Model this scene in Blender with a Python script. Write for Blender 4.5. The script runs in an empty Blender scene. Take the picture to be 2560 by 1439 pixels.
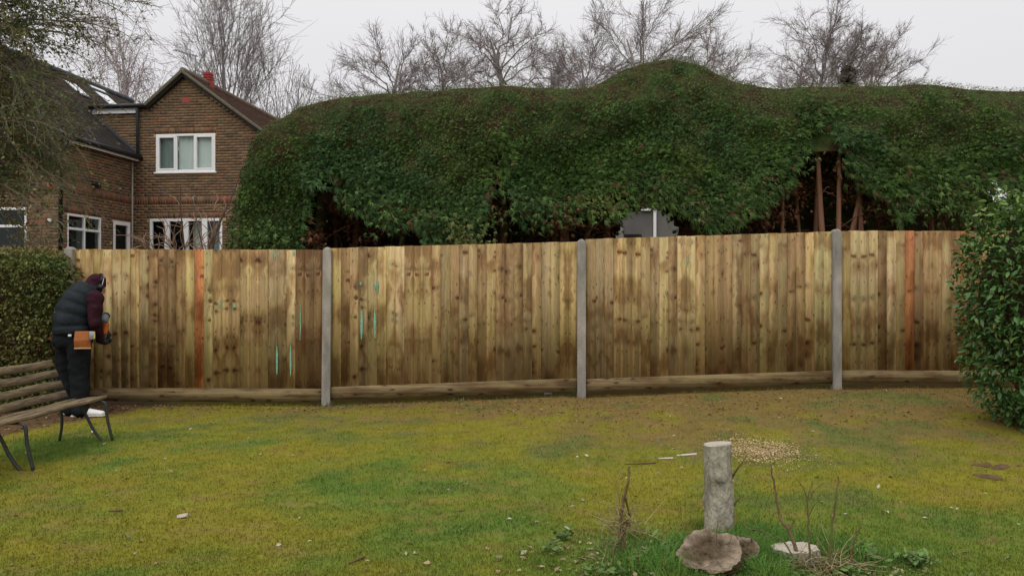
import bpy, bmesh, math, random
import numpy as np
from mathutils import Vector, Matrix

R = math.radians
random.seed(11)
rng = np.random.default_rng(11)
scene = bpy.context.scene
COL = scene.collection

# ------------------------------------------------------------------ camera
F = 1950.0          # focal length in photo pixels (2560 wide)
H = 1.36            # camera height
cam_d = bpy.data.cameras.new('camera')
cam_d.sensor_width = 36.0
cam_d.lens = 36.0 * F / 2560.0
cam_d.clip_start = 0.05
cam_d.clip_end = 2000.0
cam = bpy.data.objects.new('camera', cam_d)
cam.location = (0, 0, H)
cam.rotation_euler = (R(90.073), 0, 0)
COL.objects.link(cam)
scene.camera = cam

# ------------------------------------------------------------------ sky, sun, exposure
world = bpy.data.worlds.new('World')
scene.world = world
world.use_nodes = True
wn, wl = world.node_tree.nodes, world.node_tree.links
wn.clear()
w_out = wn.new('ShaderNodeOutputWorld')
w_bg = wn.new('ShaderNodeBackground')
w_bg.inputs['Strength'].default_value = 0.1
sky = wn.new('ShaderNodeTexSky')
sky.sky_type = 'NISHITA'
sky.sun_disc = False
sky.sun_elevation = R(52)
sky.sun_rotation = R(205)
hs = wn.new('ShaderNodeHueSaturation')
hs.inputs['Saturation'].default_value = 0.12
hs.inputs['Value'].default_value = 1.0
tc = wn.new('ShaderNodeTexCoord')
sep = wn.new('ShaderNodeSeparateXYZ')
sq = wn.new('ShaderNodeMath'); sq.operation = 'MULTIPLY'
mx = wn.new('ShaderNodeMath'); mx.operation = 'MAXIMUM'; mx.inputs[1].default_value = 0.0
ma = wn.new('ShaderNodeMath'); ma.operation = 'MULTIPLY_ADD'
ma.inputs[1].default_value = 1.1; ma.inputs[2].default_value = 1.0
cloud = wn.new('ShaderNodeVectorMath'); cloud.operation = 'SCALE'
cloud.inputs[0].default_value = (7.6, 7.52, 7.7)      # grey overcast deck
nz = wn.new('ShaderNodeTexNoise'); nz.inputs['Scale'].default_value = 1.6; nz.inputs['Detail'].default_value = 3
nzr = wn.new('ShaderNodeMapRange'); nzr.inputs[3].default_value = 0.95; nzr.inputs[4].default_value = 1.05
mm = wn.new('ShaderNodeMath'); mm.operation = 'MULTIPLY'
mix = wn.new('ShaderNodeMixRGB'); mix.inputs[0].default_value = 0.93
wl.new(tc.outputs['Generated'], sep.inputs[0])
wl.new(tc.outputs['Generated'], nz.inputs['Vector'])
wl.new(nz.outputs['Fac'], nzr.inputs[0])
wl.new(sep.outputs['Z'], mx.inputs[0])
wl.new(mx.outputs[0], sq.inputs[0]); wl.new(mx.outputs[0], sq.inputs[1])
wl.new(sq.outputs[0], ma.inputs[0])
wl.new(ma.outputs[0], mm.inputs[0]); wl.new(nzr.outputs[0], mm.inputs[1])
wl.new(mm.outputs[0], cloud.inputs['Scale'])
wl.new(sky.outputs[0], hs.inputs['Color'])
wl.new(hs.outputs[0], mix.inputs[1]); wl.new(cloud.outputs[0], mix.inputs[2])
wl.new(mix.outputs[0], w_bg.inputs['Color'])
wl.new(w_bg.outputs[0], w_out.inputs[0])

sun_d = bpy.data.lights.new('sun', 'SUN')
sun_d.energy = 1.4
sun_d.angle = R(60)
sun_d.color = (1.0, 0.97, 0.92)
sun = bpy.data.objects.new('sun', sun_d)
sun.rotation_euler = (R(38), 0, R(-25))
COL.objects.link(sun)

scene.view_settings.view_transform = 'Standard'
scene.view_settings.look = 'None'
scene.view_settings.exposure = 0.0
scene.view_settings.gamma = 1.0
scene.view_settings.use_curve_mapping = False
scene.render.engine = 'CYCLES'
scene.cycles.max_bounces = 6
scene.cycles.diffuse_bounces = 3
scene.cycles.glossy_bounces = 3
scene.cycles.transparent_max_bounces = 8

# ------------------------------------------------------------------ helpers
def lin(r, g, b):
    def f(c):
        c /= 255.0
        return c / 12.92 if c <= 0.04045 else ((c + 0.055) / 1.055) ** 2.4
    return (f(r), f(g), f(b))

def W(px, py, d):
    """point seen at a photo pixel at depth d"""
    return np.array([(px - 1280.0) / F * d, d, H + (722.0 - py) / F * d])

def sstep(a, b, x):
    t = np.clip((x - a) / (b - a), 0, 1)
    return t * t * (3 - 2 * t)

def _hash(i, j, k, seed):
    n = (i * 374761393 + j * 668265263 + k * 1442695041 + seed * 1274126177) & 0xFFFFFFFF
    n = ((n ^ (n >> 13)) * 1274126177) & 0xFFFFFFFF
    n = n ^ (n >> 16)
    return (n & 0xFFFF) / 65535.0

def vnoise(P, scale=1.0, seed=0):
    P = np.asarray(P, float) * scale
    if P.shape[1] == 2:
        P = np.c_[P, np.zeros(len(P))]
    I = np.floor(P).astype(np.int64)
    f = P - I
    f = f * f * (3 - 2 * f)
    out = np.zeros(len(P))
    for dx in (0, 1):
        for dy in (0, 1):
            for dz in (0, 1):
                w = (f[:, 0] if dx else 1 - f[:, 0]) * (f[:, 1] if dy else 1 - f[:, 1]) * (f[:, 2] if dz else 1 - f[:, 2])
                out += w * _hash(I[:, 0] + dx, I[:, 1] + dy, I[:, 2] + dz, seed)
    return out

def fbm(P, scale=1.0, seed=0, octv=4):
    t, a, s = 0, 0.5, 0
    for o in range(octv):
        t = t + a * vnoise(P, scale * 2 ** o, seed + o * 17)
        s += a
        a *= 0.5
    return t / s

def tag(o, label=None, cat=None, group=None, kind=None):
    if label: o['label'] = label
    if cat: o['category'] = cat
    if group: o['group'] = group
    if kind: o['kind'] = kind
    return o

def empty(name, loc, rz=0.0):
    o = bpy.data.objects.new(name, None)
    o.empty_display_size = 0.1
    o.location = loc
    o.rotation_euler = (0, 0, rz)
    COL.objects.link(o)
    return o

def mesh_np(name, V, Fs, mat=None, parent=None, col=None, smooth=False, uv=None, uv2=None):
    """V (N,3); Fs = array (M,k) or list of such arrays; col = per-vertex rgb; uv = per-vertex 2d"""
    if isinstance(Fs, np.ndarray):
        Fs = [Fs]
    V = np.asarray(V, float)
    me = bpy.data.meshes.new(name)
    me.vertices.add(len(V))
    me.vertices.foreach_set('co', V.ravel().astype(np.float32))
    nl = sum(f.size for f in Fs)
    npoly = sum(len(f) for f in Fs)
    me.loops.add(nl)
    li = np.concatenate([f.ravel() for f in Fs]).astype(np.int32)
    me.loops.foreach_set('vertex_index', li)
    me.polygons.add(npoly)
    tot = np.concatenate([np.full(len(f), f.shape[1]) for f in Fs]).astype(np.int32)
    st = np.concatenate([[0], np.cumsum(tot)[:-1]]).astype(np.int32)
    me.polygons.foreach_set('loop_start', st)
    me.polygons.foreach_set('loop_total', tot)
    if smooth:
        me.polygons.foreach_set('use_smooth', np.ones(npoly, bool))
    me.update(calc_edges=True)
    me.validate()
    if col is not None:
        c = np.ones((len(V), 4), np.float32)
        c[:, :3] = col
        a = me.color_attributes.new('Col', 'FLOAT_COLOR', 'POINT')
        a.data.foreach_set('color', c.ravel())
    if uv is not None:
        u = me.uv_layers.new(name='UVMap')
        u.data.foreach_set('uv', np.asarray(uv, np.float32)[li].ravel())
    if uv2 is not None:
        u = me.uv_layers.new(name='Across')
        u.data.foreach_set('uv', np.asarray(uv2, np.float32)[li].ravel())
    if mat: me.materials.append(mat)
    o = bpy.data.objects.new(name, me)
    if parent is not None: o.parent = parent
    COL.objects.link(o)
    return o

class MB:
    """collects polygons, builds ONE mesh object"""
    def __init__(s):
        s.v, s.f = [], []
    def poly(s, pts, faces):
        b = len(s.v)
        s.v += [tuple(map(float, p)) for p in pts]
        s.f += [tuple(b + i for i in f) for f in faces]
        return s
    def box(s, x0, x1, y0, y1, z0, z1, M=None):
        p = [(x, y, z) for z in (z0, z1) for y in (y0, y1) for x in (x0, x1)]
        if M is not None:
            p = [M(*q) for q in p]
        return s.poly(p, [(0, 2, 3, 1), (4, 5, 7, 6), (0, 1, 5, 4), (2, 6, 7, 3), (0, 4, 6, 2), (1, 3, 7, 5)])
    def build(s, name, mat, parent=None, bevel=0.0, smooth=False, link=True):
        me = bpy.data.meshes.new(name)
        me.from_pydata(s.v, [], s.f)
        if bevel or True:
            bm = bmesh.new(); bm.from_mesh(me)
            bmesh.ops.recalc_face_normals(bm, faces=bm.faces)
            if bevel:
                bmesh.ops.bevel(bm, geom=list(bm.edges), offset=bevel, segments=1, affect='EDGES', profile=0.5)
            bm.to_mesh(me); bm.free()
        if smooth:
            for p in me.polygons: p.use_smooth = True
        if mat: me.materials.append(mat)
        o = bpy.data.objects.new(name, me)
        if parent is not None: o.parent = parent
        if link: COL.objects.link(o)
        return o

def tubes(paths, radii, sides=5, caps=False):
    """paths (B,n,3), radii (B,n) -> V,F"""
    P = np.asarray(paths, float); r = np.asarray(radii, float)
    B, n, _ = P.shape
    T = np.gradient(P, axis=1)
    T /= np.linalg.norm(T, axis=2, keepdims=True) + 1e-9
    t0 = T[:, :1]
    ref = np.where(np.abs(t0[..., 2:3]) > 0.85, np.array([1.0, 0.13, 0.0]), np.array([0.0, 0.13, 1.0]))
    U = np.cross(T, np.broadcast_to(ref, T.shape)); U /= np.linalg.norm(U, axis=2, keepdims=True) + 1e-9
    Vv = np.cross(T, U)
    a = np.arange(sides) / sides * 2 * np.pi
    ring = (P[:, :, None] + r[:, :, None, None] * (np.cos(a)[None, None, :, None] * U[:, :, None] + np.sin(a)[None, None, :, None] * Vv[:, :, None]))
    V = ring.reshape(-1, 3)
    b = np.arange(B)[:, None, None] * n * sides
    i = np.arange(n - 1)[None, :, None] * sides
    s = np.arange(sides)[None, None, :]
    s2 = (s + 1) % sides
    Fq = np.stack([b + i + s, b + i + s2, b + i + sides + s2, b + i + sides + s], -1).reshape(-1, 4)
    if caps and B == 1:
        return V, [Fq, np.array([list(range(sides))[::-1], list(range((n - 1) * sides, n * sides))])]
    return V, Fq

def tube(name, pts, rad, mat, parent=None, sides=8, smooth=True):
    pts = np.asarray(pts, float)
    rad = np.full(len(pts), rad) if np.isscalar(rad) else np.asarray(rad, float)
    V, Fq = tubes(pts[None], rad[None], sides, caps=True)
    return mesh_np(name, V, Fq, mat, parent, smooth=smooth)

def smooth_path(pts, n):
    pts = np.asarray(pts, float)
    t = np.linspace(0, len(pts) - 1, n)
    out = []
    for x in t:
        i = min(int(x), len(pts) - 2); f = x - i
        p0, p1, p2, p3 = pts[max(i - 1, 0)], pts[i], pts[i + 1], pts[min(i + 2, len(pts) - 1)]
        out.append(0.5 * ((2 * p1) + (-p0 + p2) * f + (2 * p0 - 5 * p1 + 4 * p2 - p3) * f * f + (-p0 + 3 * p1 - 3 * p2 + p3) * f ** 3))
    return np.array(out)

def frames(D, roll=None):
    """rotation matrices whose local y axis is D (N,3); local z is a normal"""
    D = D / (np.linalg.norm(D, axis=1, keepdims=True) + 1e-9)
    ref = np.where(np.abs(D[:, 2:3]) > 0.9, np.array([1.0, 0, 0]), np.array([0, 0, 1.0]))
    X = np.cross(D, ref); X /= np.linalg.norm(X, axis=1, keepdims=True) + 1e-9
    Z = np.cross(X, D)
    if roll is not None:
        c, s = np.cos(roll)[:, None], np.sin(roll)[:, None]
        X, Z = X * c + Z * s, Z * c - X * s
    return np.stack([X, D, Z], -1)

def scatter(tv, tf, P, M, S):
    tv = np.asarray(tv, float); tf = np.asarray(tf)
    S = np.asarray(S, float)
    if S.ndim == 1: S = S[:, None]
    V = np.einsum('nij,nkj->nki', M, tv[None] * S[:, None, :]) + P[:, None]
    N, k = len(P), len(tv)
    Fa = (tf[None] + (np.arange(N) * k)[:, None, None]).reshape(-1, tf.shape[1])
    return V.reshape(-1, 3), Fa

def frames_n(D, N):
    """local y along D, local z as near N as possible"""
    D = D / (np.linalg.norm(D, axis=1, keepdims=True) + 1e-9)
    X = np.cross(D, N); X /= np.linalg.norm(X, axis=1, keepdims=True) + 1e-9
    return np.stack([X, D, np.cross(X, D)], -1)

def rep(c, k):
    return np.repeat(c, k, axis=0)

# ------------------------------------------------------------------ materials
def pmat(name, base=(0.5, 0.5, 0.5), rough=0.8, var=0.2, scale=8.0, stretch=(1, 1, 1), bump=0.15, bscale=60.0, spec=0.3,
         src=None, detail=5.0, hue=None, metallic=0.0, trans=0.0):
    """noise-varied principled material. src: None -> base colour, 'Col' -> vertex colours, 'OBJ' -> object colour"""
    m = bpy.data.materials.new(name); m.use_nodes = True
    N, L = m.node_tree.nodes, m.node_tree.links
    N.clear()
    out = N.new('ShaderNodeOutputMaterial'); b = N.new('ShaderNodeBsdfPrincipled')
    b.inputs['Roughness'].default_value = rough
    b.inputs['Specular IOR Level'].default_value = spec
    b.inputs['Metallic'].default_value = metallic
    t = N.new('ShaderNodeTexCoord'); mp = N.new('ShaderNodeMapping'); mp.inputs['Scale'].default_value = stretch
    L.new(t.outputs['Object'], mp.inputs[0])
    n = N.new('ShaderNodeTexNoise'); n.inputs['Scale'].default_value = scale; n.inputs['Detail'].default_value = detail
    L.new(mp.outputs[0], n.inputs['Vector'])
    mr = N.new('ShaderNodeMapRange')
    mr.inputs[1].default_value = 0.25; mr.inputs[2].default_value = 0.75
    mr.inputs[3].default_value = 1 - var; mr.inputs[4].default_value = 1 + var
    L.new(n.outputs['Fac'], mr.inputs[0])
    sc = N.new('ShaderNodeVectorMath'); sc.operation = 'SCALE'
    if src == 'Col':
        a = N.new('ShaderNodeAttribute'); a.attribute_name = 'Col'
        L.new(a.outputs['Color'], sc.inputs[0])
    elif src == 'OBJ':
        a = N.new('ShaderNodeObjectInfo'); L.new(a.outputs['Color'], sc.inputs[0])
    else:
        if hue:
            n2 = N.new('ShaderNodeTexNoise'); n2.inputs['Scale'].default_value = scale * 0.37; n2.inputs['Detail'].default_value = 3
            L.new(mp.outputs[0], n2.inputs['Vector'])
            mr2 = N.new('ShaderNodeMapRange'); mr2.inputs[1].default_value = 0.38; mr2.inputs[2].default_value = 0.62
            L.new(n2.outputs['Fac'], mr2.inputs[0])
            mxx = N.new('ShaderNodeMixRGB'); mxx.inputs[1].default_value = (*base, 1); mxx.inputs[2].default_value = (*hue, 1)
            L.new(mr2.outputs[0], mxx.inputs[0]); L.new(mxx.outputs[0], sc.inputs[0])
        else:
            sc.inputs[0].default_value = base
    L.new(mr.outputs[0], sc.inputs['Scale'])
    L.new(sc.outputs[0], b.inputs['Base Color'])
    if bump:
        nb = N.new('ShaderNodeTexNoise'); nb.inputs['Scale'].default_value = bscale; nb.inputs['Detail'].default_value = 4
        L.new(mp.outputs[0], nb.inputs['Vector'])
        bp = N.new('ShaderNodeBump'); bp.inputs['Strength'].default_value = bump; bp.inputs['Distance'].default_value = 0.02
        L.new(nb.outputs['Fac'], bp.inputs['Height']); L.new(bp.outputs[0], b.inputs['Normal'])
    surf = b
    if trans:
        tr = N.new('ShaderNodeBsdfTranslucent'); ms = N.new('ShaderNodeMixShader'); ms.inputs[0].default_value = trans
        L.new(sc.outputs[0], tr.inputs['Color'])
        L.new(b.outputs[0], ms.inputs[1]); L.new(tr.outputs[0], ms.inputs[2]); surf = ms
    L.new(surf.outputs[0], out.inputs[0])
    return m

def fence_wood_mat():
    m = bpy.data.materials.new('treated_pine'); m.use_nodes = True
    N, L = m.node_tree.nodes, m.node_tree.links
    b = N['Principled BSDF']
    b.inputs['Roughness'].default_value = 0.75; b.inputs['Specular IOR Level'].default_value = 0.25
    uv = N.new('ShaderNodeUVMap'); uv.uv_map = 'UVMap'
    oi = N.new('ShaderNodeObjectInfo')
    def mapping(sx, sy):
        mp = N.new('ShaderNodeMapping'); mp.inputs['Scale'].default_value = (sx, sy, 1)
        return mp
    def math_(op, a=None, b_=None, v1=None, v2=None, v3=None, c=None):
        k = N.new('ShaderNodeMath'); k.operation = op
        if a is not None: L.new(a, k.inputs[0])
        if b_ is not None: L.new(b_, k.inputs[1])
        if c is not None: L.new(c, k.inputs[2])
        if v1 is not None: k.inputs[0].default_value = v1
        if v2 is not None: k.inputs[1].default_value = v2
        if v3 is not None: k.inputs[2].default_value = v3
        return k.outputs[0]
    def rng_(x, a, b_, c, d):
        k = N.new('ShaderNodeMapRange'); k.interpolation_type = 'SMOOTHSTEP'
        L.new(x, k.inputs[0])
        for i, v in zip((1, 2, 3, 4), (a, b_, c, d)): k.inputs[i].default_value = v
        return k.outputs[0]
    # warp so knots are not perfect
    wn_ = N.new('ShaderNodeTexNoise'); wn_.noise_dimensions = '2D'; wn_.inputs['Scale'].default_value = 9; wn_.inputs['Detail'].default_value = 2
    L.new(uv.outputs[0], wn_.inputs['Vector'])
    wsub = N.new('ShaderNodeVectorMath'); wsub.operation = 'SUBTRACT'; wsub.inputs[1].default_value = (0.5, 0.5, 0.5)
    L.new(wn_.outputs['Color'], wsub.inputs[0])
    wsc = N.new('ShaderNodeVectorMath'); wsc.operation = 'SCALE'; wsc.inputs['Scale'].default_value = 0.05
    L.new(wsub.outputs[0], wsc.inputs[0])
    wad = N.new('ShaderNodeVectorMath'); wad.operation = 'ADD'
    L.new(uv.outputs[0], wad.inputs[0]); L.new(wsc.outputs[0], wad.inputs[1])
    # knots
    mk = mapping(1 / 0.14, 1 / 0.105); L.new(wad.outputs[0], mk.inputs[0])
    vo = N.new('ShaderNodeTexVoronoi'); vo.voronoi_dimensions = '2D'; vo.inputs['Scale'].default_value = 1.0; vo.inputs['Randomness'].default_value = 0.85
    L.new(mk.outputs[0], vo.inputs['Vector'])
    sp = N.new('ShaderNodeSeparateColor'); L.new(vo.outputs['Color'], sp.inputs[0])
    size = rng_(sp.outputs[0], 0.70, 1.0, -0.05, 0.24)
    dist = vo.outputs['Distance']
    rel = math_('SUBTRACT', size, dist)
    knot = rng_(rel, -0.05, 0.10, 0.0, 1.0)
    halo = math_('MULTIPLY', rng_(dist, 0.6, 0.1, 0.0, 1.0), rng_(sp.outputs[0], 0.66, 0.85, 0.0, 1.0))
    # small pin knots
    mk2 = mapping(1 / 0.07, 1 / 0.16); L.new(wad.outputs[0], mk2.inputs[0])
    v2 = N.new('ShaderNodeTexVoronoi'); v2.voronoi_dimensions = '2D'; v2.inputs['Scale'].default_value = 1.0
    L.new(mk2.outputs[0], v2.inputs['Vector'])
    sp2 = N.new('ShaderNodeSeparateColor'); L.new(v2.outputs['Color'], sp2.inputs[0])
    pin = math_('MULTIPLY', rng_(v2.outputs['Distance'], 0.15, 0.08, 0, 1), rng_(sp2.outputs[1], 0.62, 0.72, 0, 1))
    # grain, bent round knots
    bend = N.new('ShaderNodeCombineXYZ')
    L.new(math_('MULTIPLY', halo, v2=0.03), bend.inputs[0])
    gad = N.new('ShaderNodeVectorMath'); gad.operation = 'ADD'
    L.new(wad.outputs[0], gad.inputs[0]); L.new(bend.outputs[0], gad.inputs[1])
    mg = mapping(60, 1.1); L.new(gad.outputs[0], mg.inputs[0])
    g = N.new('ShaderNodeTexNoise'); g.noise_dimensions = '2D'; g.inputs['Scale'].default_value = 1.0; g.inputs['Detail'].default_value = 4; g.inputs['Distortion'].default_value = 0.4
    L.new(mg.outputs[0], g.inputs['Vector'])
    mg2 = mapping(16, 0.7); L.new(gad.outputs[0], mg2.inputs[0])
    g2 = N.new('ShaderNodeTexNoise'); g2.noise_dimensions = '2D'; g2.inputs['Scale'].default_value = 1.0; g2.inputs['Detail'].default_value = 3
    L.new(mg2.outputs[0], g2.inputs['Vector'])
    mg3 = mapping(5.0, 2.4); L.new(wad.outputs[0], mg3.inputs[0])
    g3 = N.new('ShaderNodeTexNoise'); g3.noise_dimensions = '2D'; g3.inputs['Scale'].default_value = 1.0; g3.inputs['Detail'].default_value = 4
    L.new(mg3.outputs[0], g3.inputs['Vector'])
    f = math_('MULTIPLY', rng_(g.outputs['Fac'], 0.3, 0.7, 0.84, 1.1), rng_(g2.outputs['Fac'], 0.32, 0.68, 0.78, 1.16))
    f = math_('MULTIPLY', f, rng_(g3.outputs['Fac'], 0.3, 0.58, 0.56, 1.1))
    f = math_('MULTIPLY', f, math_('MULTIPLY_ADD', halo, v2=-0.3, v3=1.0))
    f = math_('MULTIPLY', f, math_('MULTIPLY_ADD', knot, v2=-0.55, v3=1.0))
    f = math_('MULTIPLY', f, math_('MULTIPLY_ADD', pin, v2=-0.5, v3=1.0))
    # pale sapwood stripe down one edge of some boards
    ua = N.new('ShaderNodeUVMap'); ua.uv_map = 'Across'
    sx_ = N.new('ShaderNodeSeparateXYZ'); L.new(ua.outputs[0], sx_.inputs[0])
    edge_ = math_('ADD', sx_.outputs[0], math_('MULTIPLY_ADD', g2.outputs['Fac'], v2=0.35, v3=-0.17))
    sap = math_('MULTIPLY', rng_(edge_, 0.74, 0.86, 0.0, 1.0), rng_(sx_.outputs[1], 0.58, 0.62, 0.0, 1.0))
    f = math_('MULTIPLY', f, math_('MULTIPLY_ADD', sap, v2=0.28, v3=1.0))
    sc = N.new('ShaderNodeVectorMath'); sc.operation = 'SCALE'
    # wood shifts: sapwood green tint by low noise
    mxg = N.new('ShaderNodeMixRGB'); mxg.blend_type = 'MULTIPLY'; mxg.inputs[2].default_value = (0.93, 0.99, 0.86, 1)
    L.new(rng_(g3.outputs['Color'], 0.4, 0.65, 0.0, 1.0), mxg.inputs[0]); L.new(oi.outputs['Color'], mxg.inputs[1])
    stn = rng_(g3.outputs['Fac'], 0.56, 0.32, 0.0, 1.0)
    mxs = N.new('ShaderNodeMixRGB'); mxs.blend_type = 'MULTIPLY'; mxs.inputs[2].default_value = (1.08, 0.9, 0.74, 1)
    L.new(stn, mxs.inputs[0]); L.new(mxg.outputs[0], mxs.inputs[1])
    mxk = N.new('ShaderNodeMixRGB'); mxk.blend_type = 'MULTIPLY'; mxk.inputs[2].default_value = (1.15, 0.74, 0.5, 1)
    L.new(knot, mxk.inputs[0]); L.new(mxs.outputs[0], mxk.inputs[1])
    L.new(mxk.outputs[0], sc.inputs[0]); L.new(f, sc.inputs['Scale'])
    L.new(sc.outputs[0], b.inputs['Base Color'])
    bp = N.new('ShaderNodeBump'); bp.inputs['Strength'].default_value = 0.12; bp.inputs['Distance'].default_value = 0.01
    L.new(g.outputs['Fac'], bp.inputs['Height']); L.new(bp.outputs[0], b.inputs['Normal'])
    return m

def glass_mat(name, tint=(0.02, 0.025, 0.025), clear=0.0):
    m = bpy.data.materials.new(name); m.use_nodes = True
    N, L = m.node_tree.nodes, m.node_tree.links
    N.clear()
    out = N.new('ShaderNodeOutputMaterial')
    gl = N.new('ShaderNodeBsdfGlossy'); gl.inputs['Roughness'].default_value = 0.02; gl.inputs['Color'].default_value = (0.9, 0.93, 0.95, 1)
    tr = N.new('ShaderNodeBsdfTransparent'); tr.inputs['Color'].default_value = (0.85, 0.9, 0.88, 1)
    fr = N.new('ShaderNodeLayerWeight'); fr.inputs['Blend'].default_value = 0.5
    pw = N.new('ShaderNodeMath'); pw.operation = 'POWER'; pw.inputs[1].default_value = 5.0
    mr = N.new('ShaderNodeMath'); mr.operation = 'MULTIPLY_ADD'; mr.inputs[1].default_value = 0.95; mr.inputs[2].default_value = 0.022
    nb = N.new('ShaderNodeTexNoise'); nb.inputs['Scale'].default_value = 3.0
    bp = N.new('ShaderNodeBump'); bp.inputs['Strength'].default_value = 0.03
    L.new(nb.outputs['Fac'], bp.inputs['Height']); L.new(bp.outputs[0], gl.inputs['Normal'])
    ms = N.new('ShaderNodeMixShader')
    L.new(fr.outputs['Facing'], pw.inputs[0]); L.new(pw.outputs[0], mr.inputs[0]); L.new(mr.outputs[0], ms.inputs[0])
    L.new(tr.outputs[0], ms.inputs[1]); L.new(gl.outputs[0], ms.inputs[2]); L.new(ms.outputs[0], out.inputs[0])
    return m

M = {}
M['lawn'] = pmat('mossy_lawn', rough=0.95, var=0.12, scale=26, bump=0.5, bscale=90, spec=0.04, src='Col')
M['grass'] = pmat('grass_blades', rough=0.85, var=0.1, scale=3, bump=0, spec=0.05, src='Col', trans=0.2)
M['board'] = fence_wood_mat()
M['concrete'] = pmat('concrete', lin(160, 152, 142), rough=0.95, var=0.3, scale=12, stretch=(1, 1, 0.35), bump=0.5, bscale=140, hue=lin(132, 128, 120), spec=0.15)
M['conifer'] = pmat('conifer_sprays', rough=0.7, var=0.15, scale=2.0, bump=0, spec=0.22, src='Col', trans=0.12)
M['inner'] = pmat('shaded_twigs', (0.05, 0.034, 0.02), rough=1.0, var=0.5, scale=9, bump=0.6, bscale=30, spec=0.05)
M['hedgecore'] = pmat('conifer_opaque_core', (0.035, 0.05, 0.016), rough=1.0, var=0.5, scale=9, bump=0.6, bscale=30, spec=0.03, hue=(0.04, 0.026, 0.015))
M['dead'] = pmat('dead_sprays', rough=0.9, var=0.2, scale=4, bump=0, spec=0.08, src='Col')
M['redbark'] = pmat('conifer_bark', (0.2, 0.1, 0.06), rough=0.95, var=0.4, scale=14, stretch=(1, 1, 0.15), bump=0.6, bscale=30, spec=0.1)
M['leaf'] = pmat('glossy_leaf', rough=0.48, var=0.12, scale=5, bump=0, spec=0.4, src='Col', trans=0.1)
M['leaf_obj'] = pmat('glossy_leaf_single', rough=0.48, var=0.12, scale=5, bump=0, spec=0.4, src='OBJ', trans=0.1)
M['hedgeleaf'] = pmat('hedge_leaf', rough=0.55, var=0.12, scale=5, bump=0, spec=0.3, src='Col', trans=0.12)
M['bark'] = pmat('grey_bark', (0.23, 0.21, 0.195), rough=0.95, var=0.3, scale=6, bump=0.4, bscale=20, spec=0.1)
M['twig'] = pmat('winter_twigs', (0.25, 0.215, 0.21), rough=0.95, var=0.25, scale=2, bump=0, spec=0.1)
M['birch'] = pmat('birch_bark', (0.42, 0.38, 0.36), rough=0.9, var=0.4, scale=3, stretch=(1, 1, 3), bump=0.2, bscale=20, spec=0.15)
M['birchtwig'] = pmat('birch_twigs', (0.24, 0.18, 0.18), rough=0.95, var=0.2, scale=2, bump=0, spec=0.1)
M['mossbark'] = pmat('mossy_bark', (0.2, 0.178, 0.115), rough=0.95, var=0.3, scale=8, bump=0.3, bscale=40, spec=0.1)
M['ivy'] = pmat('ivy_leaf', (0.035, 0.05, 0.022), rough=0.6, var=0.3, scale=5, bump=0, spec=0.3)
M['white'] = pmat('white_upvc', (0.8, 0.8, 0.79), rough=0.35, var=0.04, scale=3, bump=0.02, spec=0.4)
M['mortar'] = pmat('sandy_mortar', lin(174, 154, 117), rough=0.95, var=0.16, scale=4, bump=0.3, bscale=200, spec=0.1)
M['brick'] = pmat('brick_wall_face', rough=0.92, var=0.22, scale=30, bump=0.4, bscale=120, spec=0.12, src='Col')
M['brick_obj'] = pmat('brick_single', rough=0.92, var=0.22, scale=30, bump=0.4, bscale=120, spec=0.12, src='OBJ')
M['tile'] = pmat('roof_tile', rough=0.9, var=0.2, scale=12, bump=0.3, bscale=60, spec=0.15, src='Col')
M['black'] = pmat('black_plastic', (0.012, 0.012, 0.014), rough=0.45, var=0.2, scale=9, bump=0.05, spec=0.35)
M['slate_pipe'] = pmat('dark_pipe', (0.045, 0.05, 0.055), rough=0.5, var=0.15, scale=8, bump=0.05, spec=0.35)
M['beige_pipe'] = pmat('beige_pipe', (0.35, 0.31, 0.24), rough=0.6, var=0.1, scale=8, bump=0.05)
M['glass'] = glass_mat('window_glass')
M['room'] = pmat('dark_room', (0.02, 0.022, 0.02), rough=0.9, var=0.6, scale=2.2, bump=0, spec=0.1)
M['curtain'] = pmat('pale_curtain', (0.82, 0.8, 0.8), rough=0.9, var=0.08, scale=10, stretch=(6, 6, 0.2), bump=0.3, bscale=14)
M['greycurtain'] = pmat('grey_curtain', (0.3, 0.32, 0.32), rough=0.9, var=0.2, scale=10, stretch=(6, 6, 0.2), bump=0.3, bscale=14)
M['terracotta'] = pmat('red_terracotta', (0.3, 0.045, 0.04), rough=0.75, var=0.15, scale=12, bump=0.15)
M['redbrick'] = pmat('red_air_brick', (0.36, 0.09, 0.06), rough=0.9, var=0.15, scale=30, bump=0.2)
M['metal'] = pmat('grey_aerial', (0.2, 0.2, 0.21), rough=0.4, var=0.1, bump=0, metallic=0.6)
M['skylight'] = pmat('sky_reflecting_pane_paint', (0.75, 0.77, 0.8), rough=0.12, var=0.03, scale=3, bump=0.01, spec=0.6)  # near-white base colour carries the sky's reflection in the panes
M['benchwood'] = pmat('weathered_slat', (0.15, 0.115, 0.072), rough=0.9, var=0.45, scale=10, stretch=(6, 0.7, 6), bump=0.7, bscale=26, hue=(0.22, 0.165, 0.095), spec=0.12)
M['iron'] = pmat('painted_iron', (0.035, 0.038, 0.036), rough=0.55, var=0.35, scale=25, bump=0.25, bscale=90, spec=0.35)
M['stumpbark'] = pmat('pale_stump_bark', (0.36, 0.325, 0.255), rough=0.95, var=0.35, scale=30, stretch=(1, 1, 0.5), bump=1.0, bscale=60, hue=(0.24, 0.215, 0.16), spec=0.1)
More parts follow.
